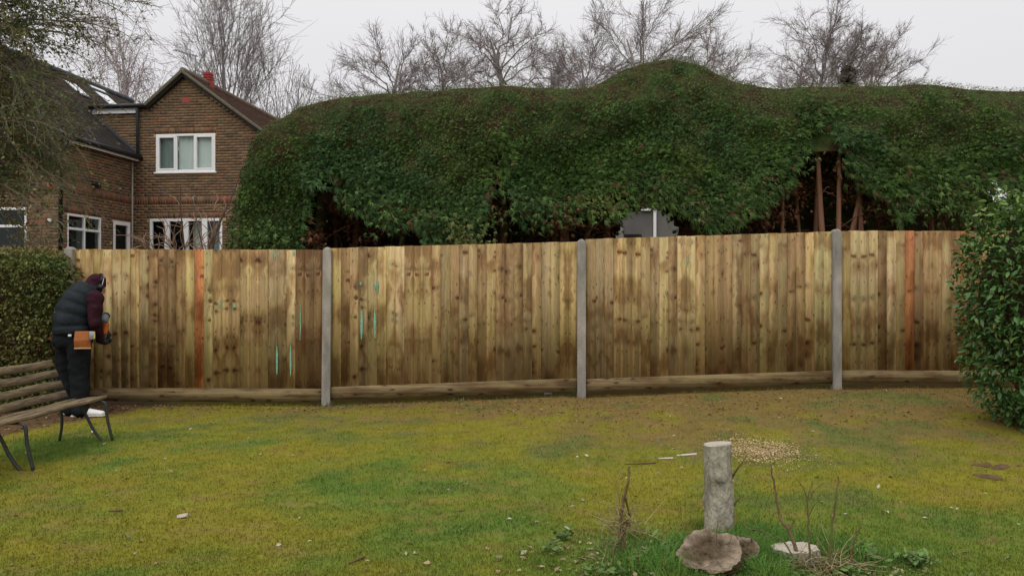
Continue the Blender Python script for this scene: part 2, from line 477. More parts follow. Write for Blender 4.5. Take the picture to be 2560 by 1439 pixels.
def ring_mat(name, base, dark):
    m = pmat(name, base, rough=0.9, var=0.16, scale=30, bump=0.4, bscale=90, spec=0.1)
    N, L = m.node_tree.nodes, m.node_tree.links
    b = N['Principled BSDF']; src = b.inputs['Base Color'].links[0].from_socket
    tcx = N.new('ShaderNodeTexCoord'); wv = N.new('ShaderNodeTexWave'); wv.wave_type = 'RINGS'; wv.rings_direction = 'Z'
    wv.inputs['Scale'].default_value = 38; wv.inputs['Distortion'].default_value = 2.5; wv.inputs['Detail'].default_value = 3; wv.inputs['Detail Scale'].default_value = 2.0
    L.new(tcx.outputs['Object'], wv.inputs['Vector'])
    mxr = N.new('ShaderNodeMixRGB'); mxr.blend_type = 'MULTIPLY'; mxr.inputs[2].default_value = (*dark, 1)
    L.new(wv.outputs['Fac'], mxr.inputs[0]); L.new(src, mxr.inputs[1]); L.new(mxr.outputs[0], b.inputs['Base Color'])
    return m
M['cutring'] = ring_mat('sawn_rings', (0.5, 0.46, 0.39), (0.68, 0.62, 0.55))
M['cutwood'] = pmat('weathered_cut_wood', (0.5, 0.46, 0.4), rough=0.9, var=0.12, scale=25, bump=0.3, bscale=80, spec=0.12)
M['logend'] = pmat('rotting_log_end', rough=0.98, var=0.45, scale=26, bump=1.0, bscale=50, spec=0.06, src='Col')
M['logbark'] = pmat('dark_log_bark', (0.09, 0.06, 0.035), rough=0.98, var=0.4, scale=14, bump=0.9, bscale=30, spec=0.06)
M['chips'] = pmat('wood_chips', rough=0.9, var=0.15, scale=20, bump=0, spec=0.15, src='Col')
M['deadleaf'] = pmat('dead_leaves', rough=0.85, var=0.15, scale=30, bump=0, spec=0.15, src='Col', trans=0.1)
M['stalk'] = pmat('dead_stalk', (0.14, 0.095, 0.05), rough=0.95, var=0.35, scale=20, bump=0.4, bscale=60, spec=0.1)
M['greenstalk'] = pmat('olive_stalk', (0.12, 0.105, 0.04), rough=0.9, var=0.3, scale=20, bump=0.3, bscale=60, spec=0.1)
M['soil'] = pmat('bare_soil', (0.12, 0.075, 0.045), rough=1.0, var=0.35, scale=14, bump=0.8, bscale=50, spec=0.05)
M['gilet'] = pmat('slate_gilet_cloth', (0.0125, 0.0175, 0.0215), rough=0.65, var=0.25, scale=10, bump=0.4, bscale=30, spec=0.16)
M['maroon'] = pmat('maroon_fleece', (0.034, 0.011, 0.016), rough=0.95, var=0.2, scale=14, bump=0.3, bscale=90, spec=0.1)
M['trousers'] = pmat('black_trousers', (0.0095, 0.0105, 0.012), rough=0.9, var=0.3, scale=8, bump=0.5, bscale=16, spec=0.12)
M['leather'] = pmat('tan_leather', (0.30, 0.092, 0.02), rough=0.6, var=0.25, scale=14, bump=0.3, bscale=30, spec=0.3)
M['trainer'] = pmat('white_trainer', (0.72, 0.71, 0.7), rough=0.6, var=0.08, scale=20, bump=0.1)
M['skin'] = pmat('skin', (0.45, 0.25, 0.17), rough=0.55, var=0.08, scale=10, bump=0.05)
M['glove'] = pmat('dark_glove', (0.02, 0.02, 0.022), rough=0.8, var=0.2, scale=20, bump=0.2)
M['orange'] = pmat('orange_plastic', (0.5, 0.12, 0.02), rough=0.45, var=0.08, scale=8, bump=0.03)
M['steel'] = pmat('grey_steel', (0.32, 0.34, 0.36), rough=0.4, var=0.1, scale=12, bump=0.03, metallic=0.5)
M['greyplastic'] = pmat('grey_plastic', (0.15, 0.17, 0.19), rough=0.5, var=0.1, scale=12, bump=0.03)
M['mint'] = pmat('mint_preservative', (0.2, 0.42, 0.3), rough=0.8, var=0.35, scale=40, bump=0.1)
M['render'] = pmat('grey_render', lin(112, 110, 107), rough=0.95, var=0.14, scale=2.5, bump=0.2, bscale=40, hue=lin(96, 94, 92))
M['hills'] = pmat('far_ground', (0.07, 0.09, 0.035), rough=1.0, var=0.3, scale=0.2, bump=0)
M['pebble'] = pmat('pale_stone', (0.42, 0.36, 0.27), rough=0.9, var=0.2, scale=30, bump=0.3)

# ------------------------------------------------------------------ ground
def zfence(x):
    return np.interp(x, [-7, -2.2, -1.5, 0.6, 0.82, 1.5, 3.6, 3.83, 4.5, 7], [0, 0.0, 0.025, 0.105, 0.085, 0.125, 0.2, 0.185, 0.205, 0.2])

def ground_z(x, y, micro=True):
    x = np.asarray(x, float); y = np.asarray(y, float)
    z = zfence(x) * sstep(4.8, 9.0, y)
    z = z + sstep(11, 19, y) * 1.0
    z = z - 0.035 * np.exp(-((y - 9.24) / 0.09) ** 2) * (np.abs(x) < 7)
    if micro:
        P = np.c_[x.ravel(), y.ravel()]
        n = (fbm(P, 1.3, 5, 3) - 0.5) * 0.05 + (fbm(P, 9, 9, 2) - 0.5) * 0.018
        fade = sstep(14, 10, y.ravel()) * sstep(12, 9, np.abs(x.ravel())) * (1 - 0.75 * np.exp(-((y.ravel() - 9.2) / 0.3) ** 2))
        z = z + (n * fade).reshape(z.shape)
    return z

def lawn_col(x, y, seed=0):
    P = np.c_[x, y]
    c_moss = np.array([0.168, 0.156, 0.021]); c_grn = np.array([0.104, 0.142, 0.023]); c_brn = np.array([0.155, 0.098, 0.042]); c_deep = np.array([0.065, 0.13, 0.026])
    n1 = fbm(P, 1.1, 21, 4); n2 = fbm(P, 3.2, 31, 3); n3 = fbm(P * np.array([1.0, 2.0]), 5.0, 41, 3); n4 = fbm(P, 14.0, 81, 2)
    near = 0.10 * sstep(5.2, 3.7, y) - 0.10 * sstep(5.0, 8.0, y)
    wg = sstep(0.34, 0.66, n1 * 0.55 + n2 * 0.45 + near)
    c = c_moss[None] * (1 - wg[:, None]) + c_grn[None] * wg[:, None]
    # grass thins to needle litter and bare soil towards the fence
    yb = np.interp(x, [-6, -3, -1, 0.3, 1.5, 3, 5], [8.9, 8.8, 8.2, 7.2, 6.4, 6.7, 6.2])
    wb = sstep(-1.0, 1.1, (y - yb) + (n2 - 0.5) * 5.0 + (n1 - 0.5) * 2.5 + (n4 - 0.5) * 2.0) * 0.78
    wb = np.maximum(wb, sstep(0.57, 0.7, n3 * 0.7 + n4 * 0.3 + 0.02) * 0.4)
    c = c * (1 - wb[:, None]) + c_brn[None] * wb[:, None]
    # strong grass round the cut stump and by the bench
    ds = np.hypot((x - 1.2) / 1.0, (y - 3.95) / 0.55)
    wd = sstep(1.15, 0.4, ds + (n2 - 0.5) * 1.2)
    db = np.hypot((x + 3.95) / 0.6, (y - 6.75) / 0.7)
    wd = np.maximum(wd, 0.75 * sstep(1.2, 0.4, db + (n2 - 0.5)))
    wd = np.maximum(wd, 0.45 * sstep(0.58, 0.72, n2 * 0.6 + n1 * 0.4))
    c = c * (1 - wd[:, None]) + c_deep[None] * wd[:, None]
    # bed of leaf litter along the left hedge
    wl_ = sstep(0.06, -0.1, x - (-4.73 + (y - 7.2) * 0.28) + (n2 - 0.5) * 0.15) * sstep(5.0, 5.3, y)
    c = c * (1 - wl_[:, None]) + np.array([0.10, 0.062, 0.032])[None] * wl_[:, None]
    bare = np.clip(wb * 0.85 + wl_, 0, 1) * (1 - wd)
    c = c * (0.9 + 0.42 * n4)[:, None]
    return c, bare, wd

fx = np.arange(-8.5, 9.01, 0.055); fy = np.arange(2.4, 10.6, 0.055)
gx = np.concatenate([[-400, -150, -70, -40, -25, -16, -11], fx, [11, 16, 25, 40, 70, 150, 400]])
gy = np.concatenate([[-60, -20, -6, -1, 1.2], fy, [11.5, 12.5, 13.5, 15, 17, 19, 22, 30, 45, 70, 120, 250, 600]])
GX, GY = np.meshgrid(gx, gy)
GZ = ground_z(GX, GY)
nx, ny = len(gx), len(gy)
ii = (np.arange(ny - 1)[:, None] * nx + np.arange(nx - 1)[None]).ravel()
gf = np.stack([ii, ii + 1, ii + nx + 1, ii + nx], -1)
gc, _, _ = lawn_col(GX.ravel(), GY.ravel())
lawn = mesh_np('lawn', np.c_[GX.ravel(), GY.ravel(), GZ.ravel()], gf, M['lawn'], None, col=gc, smooth=True)
tag(lawn, kind='structure')

# ------------------------------------------------------------------ fence
FY = 9.24
def fx_(px): return (px - 1280.0) / 211.0
def fz_(py): return H + (722.0 - py) / 211.0
PX = [178, 817, 1453, 2089, 2727]
tone = {'L': (0.49, 0.355, 0.175), 'M': (0.40, 0.268, 0.12), 'D': (0.205, 0.118, 0.05), 'B': (0.295, 0.182, 0.08), 'R': (0.41, 0.16, 0.058),
        'G': (0.40, 0.318, 0.155), 'Y': (0.43, 0.3, 0.125), 'K': (0.315, 0.22, 0.11), 'O': (0.32, 0.165, 0.06)}
bays = ["YMYLKKMKBDDBYRGMMMMMMKKLDDD", "YDMKLYLLMMMMKBKMBMKKKKMKKMM", "KKKMMMMKLKLLYBBBKBKLMKBBMGG", "YLLLDLMRDBBKBODBMBMKBMBMBMB"]
# (board top left,right) (board bottom l,r) (gravel bottom l,r) in photo rows
rows = [((623, 624), (969, 971), (1001, 1004)), ((620, 604), (967, 945), (998, 977)), ((598, 579), (947, 926), (978, 957)), ((577, 578), (925, 928), (955, 961))]
fence = empty('close_board_fence', (fx_(1453), FY, 0.09))
tag(fence, 'new close-board timber fence with four concrete posts, spanning behind the lawn', 'fence')
fo = np.array(fence.location)
def rel(x, y, z): return (x - fo[0], y - fo[1], z - fo[2])
board_objs = {}
for b, s in enumerate(bays):
    xa = fx_(PX[b]) + 0.05; xb = fx_(PX[b + 1]) - 0.05
    n = len(s); pitch = (xb - xa) / n
    (t0, t1), (b0, b1), (g0, g1) = rows[b]
    seed = b * 10.0
    run = 0
    for i, ch in enumerate(s):
        if i and (ch != s[i - 1] or run >= 3): seed += 1.0; run = 0
        run += 1
        u = (i + 0.5) / n
        zt = fz_(t0 + (t1 - t0) * u) + random.uniform(-0.004, 0.004)
        zb = fz_(b0 + (b1 - b0) * u)
        slope_t = (fz_(t1) - fz_(t0)) / (xb - xa)
        slope_b = (fz_(b1) - fz_(b0)) / (xb - xa)
        w = pitch + 0.012
        x0 = xa + i * pitch - (0.0 if i == 0 else 0.006); x1 = min(x0 + w, xb - 0.002 * 0)
        jt = random.uniform(-0.0015, 0.0015)
        yl, yr = FY - 0.0105 + jt, FY - 0.0155 + jt       # thin left edge, thick right edge lapping the next board
        bk = FY + 0.001
        lean = random.uniform(-0.003, 0.003)
        P = []
        for (z, sl, off) in ((zb, slope_b, 0), (zt, slope_t, lean)):
            P += [(x0 + off, yl, z - sl * w / 2), (x1 + off, yr, z + sl * w / 2), (x1 + off, bk, z + sl * w / 2), (x0 + off, bk, z - sl * w / 2)]
        V = np.array([rel(*p) for p in P])
        Fq = np.array([(0, 1, 5, 4), (1, 2, 6, 5), (2, 3, 7, 6), (3, 0, 4, 7), (4, 5, 6, 7), (3, 2, 1, 0)])
        sgn = 1 if run % 2 else -1
        dv = random.uniform(-0.035, 0.035)
        U = np.array([[(sgn * (p[0] - (x0 + x1) / 2)) + seed * 0.731 + (0.0), p[2] + seed * 1.913 + dv] for p in P])
        U[[2, 3, 6, 7], 0] += 0.02
        sapr = random.random()
        U2 = np.array([[0, sapr], [1, sapr], [1, sapr], [0, sapr]] * 2)
        o = mesh_np('board', V, Fq, M['board'], fence, uv=U, uv2=U2)
        k = np.array(tone[ch]) * random.uniform(0.84, 1.04) * np.array([1, random.uniform(0.96, 1.04), random.uniform(0.92, 1.08)])
        if ch not in 'RO': k = k * 0.84 + np.array([0.35, 0.24, 0.112]) * 0.16
        o.color = (*k, 1)
        if ch == 'R': o['label'] = 'orange-red board'
        board_objs[(b, i)] = o
    # gravel board and three rails behind
    mb = MB()
    zt0, zt1 = fz_(b0) + 0.004, fz_(b1) + 0.004
    zb0, zb1 = fz_(g0), fz_(g1)
    nseg = 8
    vs, us, fs = [], [], []
    for k in range(nseg + 1):
        t = k / nseg; x = xa + (xb - xa) * t; wob = 0.004 * math.sin(k * 1.7 + b)
        for (y, z) in ((FY - 0.036, zb0 + (zb1 - zb0) * t + wob), (FY - 0.036, zt0 + (zt1 - zt0) * t), (FY - 0.004, zt0 + (zt1 - zt0) * t), (FY - 0.004, zb0 + (zb1 - zb0) * t + wob)):
            vs.append(rel(x, y, z)); us.append((z * 2.6 + b * 3.3, x * 0.8 + b * 5.1))
        if k:
            o_ = (k - 1) * 4
            for j in range(4): fs.append((o_ + j, o_ + 4 + j, o_ + 4 + (j + 1) % 4, o_ + (j + 1) % 4))
    fs += [(0, 1, 2, 3), (nseg * 4 + 3, nseg * 4 + 2, nseg * 4 + 1, nseg * 4)]
    g = mesh_np('gravel_board', np.array(vs), np.array(fs), M['board'], fence, uv=np.array(us))
    g.color = (0.19, 0.135, 0.066, 1)
    for q in (0.15, 0.5, 0.85):
        mb = MB()
        za, zc = fz_(b0) + q * (fz_(t0) - fz_(b0)), fz_(b1) + q * (fz_(t1) - fz_(b1))
        P = [rel(x, y, z) for (x, zz) in ((xa, za), (xb, zc)) for (y, z) in ((FY + 0.003, zz - 0.04), (FY + 0.06, zz), (FY + 0.003, zz + 0.04))]
        mb.poly(P, [(0, 1, 2), (5, 4, 3), (0, 3, 4, 1), (1, 4, 5, 2), (2, 5, 3, 0)])
        mb.build('arris_rail', M['benchwood'], fence)
for i, px in enumerate(PX[:4]):
    x = fx_(px)
    ztop = fz_([617, 618, 598, 573][i]); zbot = -0.25
    lean = [0.0, 0.016, 0.0, -0.003][i]
    w, d0, d1 = 0.05, FY - 0.062, FY + 0.04
    mb = MB()
    P = []
    for z, f_, off in ((zbot, 1, 0), (ztop - 0.034, 1, lean), (ztop - 0.012, 0.62, lean), (ztop, 0.16, lean)):
        yc, hd = (d0 + d1) / 2, (d1 - d0) / 2
        for sx, sy in ((-1, -1), (1, -1), (1, 1), (-1, 1)):
            P.append(rel(x + off + sx * w * f_, yc + sy * hd * (1 if f_ == 1 else (0.9 if f_ > 0.5 else 0.8)), z))
    fs = [(3, 2, 1, 0), (12, 13, 14, 15)]
    for k in range(3):
        for j in range(4): fs.append((k * 4 + j, k * 4 + (j + 1) % 4, k * 4 + 4 + (j + 1) % 4, k * 4 + 4 + j))
    mb.poly(P, fs)
    mb.build('concrete_post', M['concrete'], fence, bevel=0.003)
# mint preservative runs on some boards
def streak(b, px, y0, y1, w):
    xa = fx_(PX[b]) + 0.05; xb = fx_(PX[b + 1]) - 0.05
    n = len(bays[b]); i = int((fx_(px) - xa) / (xb - xa) * n); i = max(0, min(n - 1, i))
    zz = np.linspace(fz_(y1), fz_(y0), 9)
    hw = w / 2 / 211.0
    L_, R_ = [], []
    for k, z in enumerate(zz):
        t = k / 8
        q = hw * (0.35 + 0.65 * math.sin(math.pi * min(1, t * 1.05))) * random.uniform(0.7, 1.2)
        cx = fx_(px) + random.uniform(-0.002, 0.002)
        L_.append(rel(cx - q, FY - 0.0235, z)); R_.append(rel(cx + q, FY - 0.0235, z))
    V = np.array(L_ + R_ + [(p[0], p[1] + 0.006, p[2]) for p in L_ + R_])
    Fq = []
    for k in range(8):
        Fq += [(k, 9 + k, 10 + k, k + 1), (18 + k, k, k + 1, 19 + k), (9 + k, 27 + k, 28 + k, 10 + k)]
    o = mesh_np('preservative_stain', V, np.array(Fq), M['mint'], board_objs[(b, i)])
for a in ((0, 694, 865, 936, 5), (0, 728, 862, 938, 5), (0, 689, 626, 650, 4), (0, 736, 624, 640, 4), (0, 752, 760, 850, 3), (0, 551, 752, 770, 6), (0, 588, 758, 770, 6),
          (1, 905, 775, 847, 6), (1, 938, 772, 845, 6), (1, 944, 700, 735, 4), (1, 903, 705, 714, 5), (1, 940, 705, 722, 5), (2, 1718, 640, 665, 3)):
    streak(*a)

# ------------------------------------------------------------------ big clipped conifer hedge behind the fence
HD = 11.2
op = np.array([(560, 640), (566, 600), (580, 548), (600, 470), (625, 388), (652, 338), (690, 303), (760, 264), (850, 240), (950, 227), (1100, 218), (1250, 214), (1400, 216), (1460, 215), (1500, 206),
               (1560, 180), (1620, 160), (1680, 156), (1740, 166), (1800, 188), (1860, 205), (1930, 211), (2050, 208), (2150, 206), (2300, 209), (2400, 213), (2560, 221), (3100, 240)], float)
op[:, 1] += np.interp(op[:, 0], [700, 850, 1440, 1500, 1560, 1620, 1740, 1800, 1870, 1930], [0, 9, 10, 4, -5, -9, -9, -4, 6, 10])
hx = (op[:, 0] - 1280) / F * 10.75; hz = H + (722 - op[:, 1]) / F * HD
hx = np.concatenate([[hx[0] - 0.02], hx]); hz = np.concatenate([[0.2], hz])
xs_t = np.linspace(-4.2, 10.4, 600)
zs_t = np.interp(xs_t, hx, hz)
ker = np.ones(9) / 9
zs_s = np.convolve(np.pad(zs_t, 4, mode='edge'), ker, 'valid')
def h_top(x): return np.interp(x, xs_t, zs_s)
sl_t = np.gradient(zs_s, xs_t)
def h_slope(x): return np.interp(x, xs_t, sl_t)
bp_ = np.array([(560, 800), (752, 800), (768, 520), (800, 455), (835, 480), (870, 515), (930, 542), (1000, 558), (1050, 575), (1100, 600), (1150, 618), (1190, 606), (1212, 530), (1228, 440), (1258, 425), (1278, 460), (1296, 545), (1350, 562), (1400, 552), (1480, 535),
                (1540, 505), (1600, 488), (1690, 495), (1750, 545), (1800, 545), (1880, 512), (1915, 500), (1955, 470), (1985, 432), (2005, 368), (2035, 332), (2068, 340), (2095, 385), (2140, 425), (2190, 470), (2250, 500), (2330, 506), (2400, 498), (2460, 470), (2560, 440), (3100, 420)], float)
bx_ = (bp_[:, 0] - 1280) / F * 10.2; bz_ = H + (722 - bp_[:, 1]) / F * 10.2
def h_bot(x): return np.interp(x, bx_, bz_)
def smin(a, b, k):
    h = np.clip(0.5 + 0.5 * (b - a) / k, 0, 1)
    return b * (1 - h) + a * h - k * h * (1 - h)
YF, YB = 9.98, 12.6
def h_in(P):
    x, y, z = P.T
    dt = (h_top(x) - z) / np.sqrt(1 + h_slope(x) ** 2)
    lump = (fbm(np.c_[x * 0.9, z * 0.9], 1.0, 61, 3) - 0.5) * 0.42 + (vnoise(np.c_[x, z], 4.5, 71) - 0.5) * 0.12
    df = y - (YF + lump + 0.10 * (z - 2.0))
    db = YB - y
    return smin(smin(dt, df, 0.9), db, 0.9)
def arch_hole(x, z, grow=0.0):
    a = (np.abs(x - 2.15) / (0.50 + grow)) ** 2.4 + (np.maximum(z - 1.7, 0) / (0.92 + grow)) ** 2.4 < 1
    h2 = ((x - 7.72) ** 2 + (z - 2.93) ** 2) < (0.16 + grow) ** 2
    return a | h2
hedge = empty('conifer_hedge', (2.0, 11.2, float(ground_z(2.0, 11.2))))
tag(hedge, 'huge clipped dark green conifer hedge with a humped top behind the fence', 'hedge')
ho = np.array(hedge.location)
# conifer spray template: stem with feathery side leaflets (y = outward, z = up side)
def tri(a, b, c): return [a, b, c]
tv, tf = [], []
for (bx0, by, ln, an, w) in ((0, 0.0, 0.60, 36, 0.10), (0, 0.08, 0.55, -40, 0.10), (0, 0.35, 0.42, 44, 0.08), (0, 0.05, 1.0, 0, 0.09)):
    ca, sa = math.cos(R(an)), math.sin(R(an))
    base = len(tv)
    tip = (bx0 + sa * ln, by + ca * ln, -0.16 * ln)
    tv += [(bx0 - ca * w, by + sa * w, 0.0), (bx0 + ca * w, by - sa * w, 0.0), tip]
    tf.append((base, base + 1, base + 2))
spray_v, spray_f = np.array(tv), np.array(tf)
def solve(P, axis, lo, hi, inc):
    """move P along an axis onto the hedge skin (h_in = a small random depth); drops misses"""
    n = len(P); dl = rng.uniform(0.0, 0.11, n); lo = np.full(n, lo); hi = np.full(n, hi)
    def val(t): Q = P.copy(); Q[:, axis] = t; return h_in(Q) - dl
    okk = (val(hi) > 0) if inc else (val(lo) > 0)
    for _ in range(15):
        mid = (lo + hi) / 2; ins = val(mid) > 0
        if inc: hi = np.where(ins, mid, hi); lo = np.where(ins, lo, mid)
        else: lo = np.where(ins, mid, lo); hi = np.where(ins, hi, mid)
    Q = P.copy(); Q[:, axis] = (lo + hi) / 2
    return Q[okk]
nf, nt, nbk = 150000, 64000, 30000
Pf = solve(np.c_[rng.uniform(-4.1, 8.6, nf), np.zeros(nf), rng.uniform(1.65, 4.75, nf)], 1, 9.3, 11.3, True)
Pt = solve(np.c_[rng.uniform(-4.1, 8.6, nt), rng.uniform(10.1, 12.5, nt), np.zeros(nt)], 2, 1.8, 5.2, False)
Pb = solve(np.c_[rng.uniform(-4.1, 8.6, nbk), np.zeros(nbk), rng.uniform(0.3, 4.6, nbk)], 1, 11.35, 12.9, False)
Ps = np.concatenate([Pf, Pt, Pb]); bflag = np.concatenate([np.zeros(len(Pf) + len(Pt), bool), np.ones(len(Pb), bool)])
zb = h_bot(Ps[:, 0]) + (fbm(Ps, 2.2, 91, 3) - 0.5) * (0.75 - 0.6 * np.exp(-((Ps[:, 0] - 1.78) / 0.6) ** 2))
topm = (h_top(Ps[:, 0]) - Ps[:, 2]) < 0.7
pk = np.clip(0.10 + (Ps[:, 2] - zb + 0.14) / 0.42, 0.0, 1.0) * (Ps[:, 2] > zb - 0.3)      # foliage thins out towards the bare lower part
ok = np.where(~bflag, (rng.random(len(Ps)) < pk) | topm, True)
ok &= ~(arch_hole(Ps[:, 0] + (rng.random(len(Ps)) - 0.5) * 0.05, Ps[:, 2]) & (Ps[:, 1] > 11.0))
P = Ps[ok]; bk = bflag[ok]
e = 0.03
Nn = -np.stack([(h_in(P + d) - h_in(P - d)) / (2 * e) for d in np.eye(3) * e], -1)
Nn /= np.linalg.norm(Nn, axis=1, keepdims=True) + 1e-9
# sprays lean outward, a bit sideways and drooping; looser near the lower edge
low = np.clip(1 - (P[:, 2] - h_bot(P[:, 0])) / 0.8, 0, 1) * (~bk)
tpm = sstep(0.2, 0.7, Nn[:, 2:3])
D = Nn * (0.42 - 0.3 * tpm) + rng.normal(0, 0.42, P.shape) * (1 - 0.35 * tpm) + np.array([0.5, 0, 0.1]) + np.array([0, 0, 0.3]) * (Nn[:, 2:3] < 0.5) - np.array([0, 0, 1.2]) * low[:, None]
S = rng.uniform(0.03, 0.066, len(P)) * (1 + 1.2 * low) * np.where(bk, 2.0, 1.0) * (1 - 0.52 * sstep(0.2, 0.7, Nn[:, 2]))
V, Fa = scatter(spray_v, spray_f, P - ho, frames_n(D, Nn + rng.normal(0, 0.38, P.shape)), S)
n1 = fbm(P, 0.9, 101, 3); n2 = fbm(P, 3.5, 111, 3); rr = rng.random(len(P))
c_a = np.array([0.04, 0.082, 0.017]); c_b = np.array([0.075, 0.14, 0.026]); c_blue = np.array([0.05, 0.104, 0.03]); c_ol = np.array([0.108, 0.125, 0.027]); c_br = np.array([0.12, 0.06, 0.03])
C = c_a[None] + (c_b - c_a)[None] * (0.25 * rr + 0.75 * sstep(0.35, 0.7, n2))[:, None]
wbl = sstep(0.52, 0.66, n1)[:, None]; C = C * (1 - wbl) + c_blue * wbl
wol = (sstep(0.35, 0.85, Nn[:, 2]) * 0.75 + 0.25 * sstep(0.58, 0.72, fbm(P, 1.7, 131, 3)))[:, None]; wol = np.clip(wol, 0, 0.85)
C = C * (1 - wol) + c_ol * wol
wbr = ((rr > 0.9975) | (sstep(0.66, 0.74, n2) * rr > 0.7) | ((low > 0.6) & (rr > 0.93)))[:, None]
C = np.where(wbr, c_br, C)
C *= (0.55 + 0.9 * rng.random(len(P)) ** 1.5)[:, None]
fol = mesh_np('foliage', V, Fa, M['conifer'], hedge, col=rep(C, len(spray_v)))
tag(fol, kind='stuff')
# loose fronds hanging over / out of the lower edge
def frond_cluster(cx, cz, y, n, size, spread, colr, drop=-0.5):
    Pq = np.c_[rng.normal(cx, spread, n), rng.normal(y, 0.12, n), rng.normal(cz, spread * 0.9, n)]
    Dq = rng.normal(0, 0.6, (n, 3)) + np.array([0, -0.6, drop])
    Vq, Fq = scatter(spray_v, spray_f, Pq - ho, frames(Dq, rng.normal(0, 0.5, n)), rng.uniform(0.6, 1.1, n) * size)
    Cq = np.array(colr)[None] * (0.6 + 0.8 * rng.random(n))[:, None]
    return Vq, Fq, rep(Cq, len(spray_v))
acc = []
GR = (0.075, 0.125, 0.03); GY_ = (0.115, 0.13, 0.035); BR = (0.175, 0.08, 0.042); TN = (0.26, 0.17, 0.075)
for (px, py, d, n, sz, sp, cc) in ((1160, 590, 9.7, 150, 0.11, 0.15, GY_), (1110, 560, 9.9, 120, 0.11, 0.14, GR), (1210, 560, 9.9, 60, 0.10, 0.1, GR), (980, 540, 10.0, 120, 0.12, 0.14, GR), (900, 500, 10.1, 110, 0.12, 0.15, GR),
                                   (1290, 530, 10.0, 110, 0.11, 0.13, GR), (1360, 545, 10.0, 90, 0.11, 0.12, GR), (1000, 580, 10.0, 20, 0.09, 0.06, GR), (1760, 520, 10.0, 90, 0.10, 0.12, GY_), (1880, 490, 10.0, 90, 0.1, 0.13, GR),
                                   (2000, 400, 10.2, 70, 0.1, 0.12, GR), (2240, 480, 10.1, 110, 0.11, 0.16, GR), (2330, 500, 10.1, 120, 0.11, 0.16, GR), (2420, 480, 10.1, 110, 0.11, 0.15, GR), (700, 590, 9.85, 120, 0.1, 0.14, GR), (640, 590, 9.9, 100, 0.1, 0.12, GR)):
    q = W(px, py, d); acc.append(frond_cluster(q[0], q[2], q[1], n, sz, sp, cc))
def join(acc):
    V, Fx, C, o = [], [], [], 0
    for v, f, c in acc:
        V.append(v); Fx.append(f + o); C.append(c); o += len(v)
    return np.concatenate(V), np.concatenate(Fx), np.concatenate(C)
V, Fa, C = join(acc)
tag(mesh_np('hanging_sprays', V, Fa, M['conifer'], hedge, col=C), kind='stuff')
acc = []
for (px, py, d, n, sz, sp, cc) in ((775, 590, 10.3, 160, 0.10, 0.11, BR), (1410, 545, 10.15, 200, 0.10, 0.12, BR), (1380, 575, 10.4, 80, 0.1, 0.1, BR), (1250, 450, 10.35, 260, 0.10, 0.15, BR), (1245, 520, 10.4, 160, 0.10, 0.13, BR), (2040, 375, 10.5, 200, 0.075, 0.15, BR), (1945, 540, 10.45, 90, 0.075, 0.11, BR), (2000, 470, 10.5, 100, 0.075, 0.12, BR), (2130, 450, 10.5, 110, 0.075, 0.12, BR), (2040, 450, 10.9, 160, 0.08, 0.2, BR), (2150, 430, 10.7, 90, 0.08, 0.13, BR), (1985, 500, 10.7, 90, 0.08, 0.12, BR), (2200, 520, 10.5, 140, 0.1, 0.15, BR), (830, 500, 10.5, 150, 0.1, 0.12, BR), (930, 590, 10.5, 120, 0.1, 0.16, BR), (1950, 500, 10.6, 160, 0.1, 0.15, BR),
                                   (1900, 545, 10.5, 140, 0.1, 0.14, BR), (2080, 370, 10.4, 30, 0.09, 0.05, TN), (2105, 415, 10.3, 22, 0.09, 0.05, TN), (1960, 480, 10.4, 26, 0.09, 0.07, TN), (2140, 470, 10.6, 150, 0.1, 0.16, BR), (2350, 545, 10.6, 150, 0.1, 0.15, BR),
                                   (1810, 560, 10.6, 110, 0.1, 0.12, BR), (870, 540, 10.8, 160, 0.1, 0.2, BR), (1070, 590, 10.3, 26, 0.08, 0.06, TN), (1500, 560, 10.8, 120, 0.1, 0.16, BR), (2480, 520, 10.8, 130, 0.1, 0.16, BR), (1720, 570, 10.9, 100, 0.1, 0.12, BR)):
    q = W(px, py, d); acc.append(frond_cluster(q[0], q[2], q[1], n, sz, sp, cc, -0.3))
V, Fa, C = join(acc)
tag(mesh_np('dead_sprays', V, Fa, M['dead'], hedge, col=C), kind='stuff')
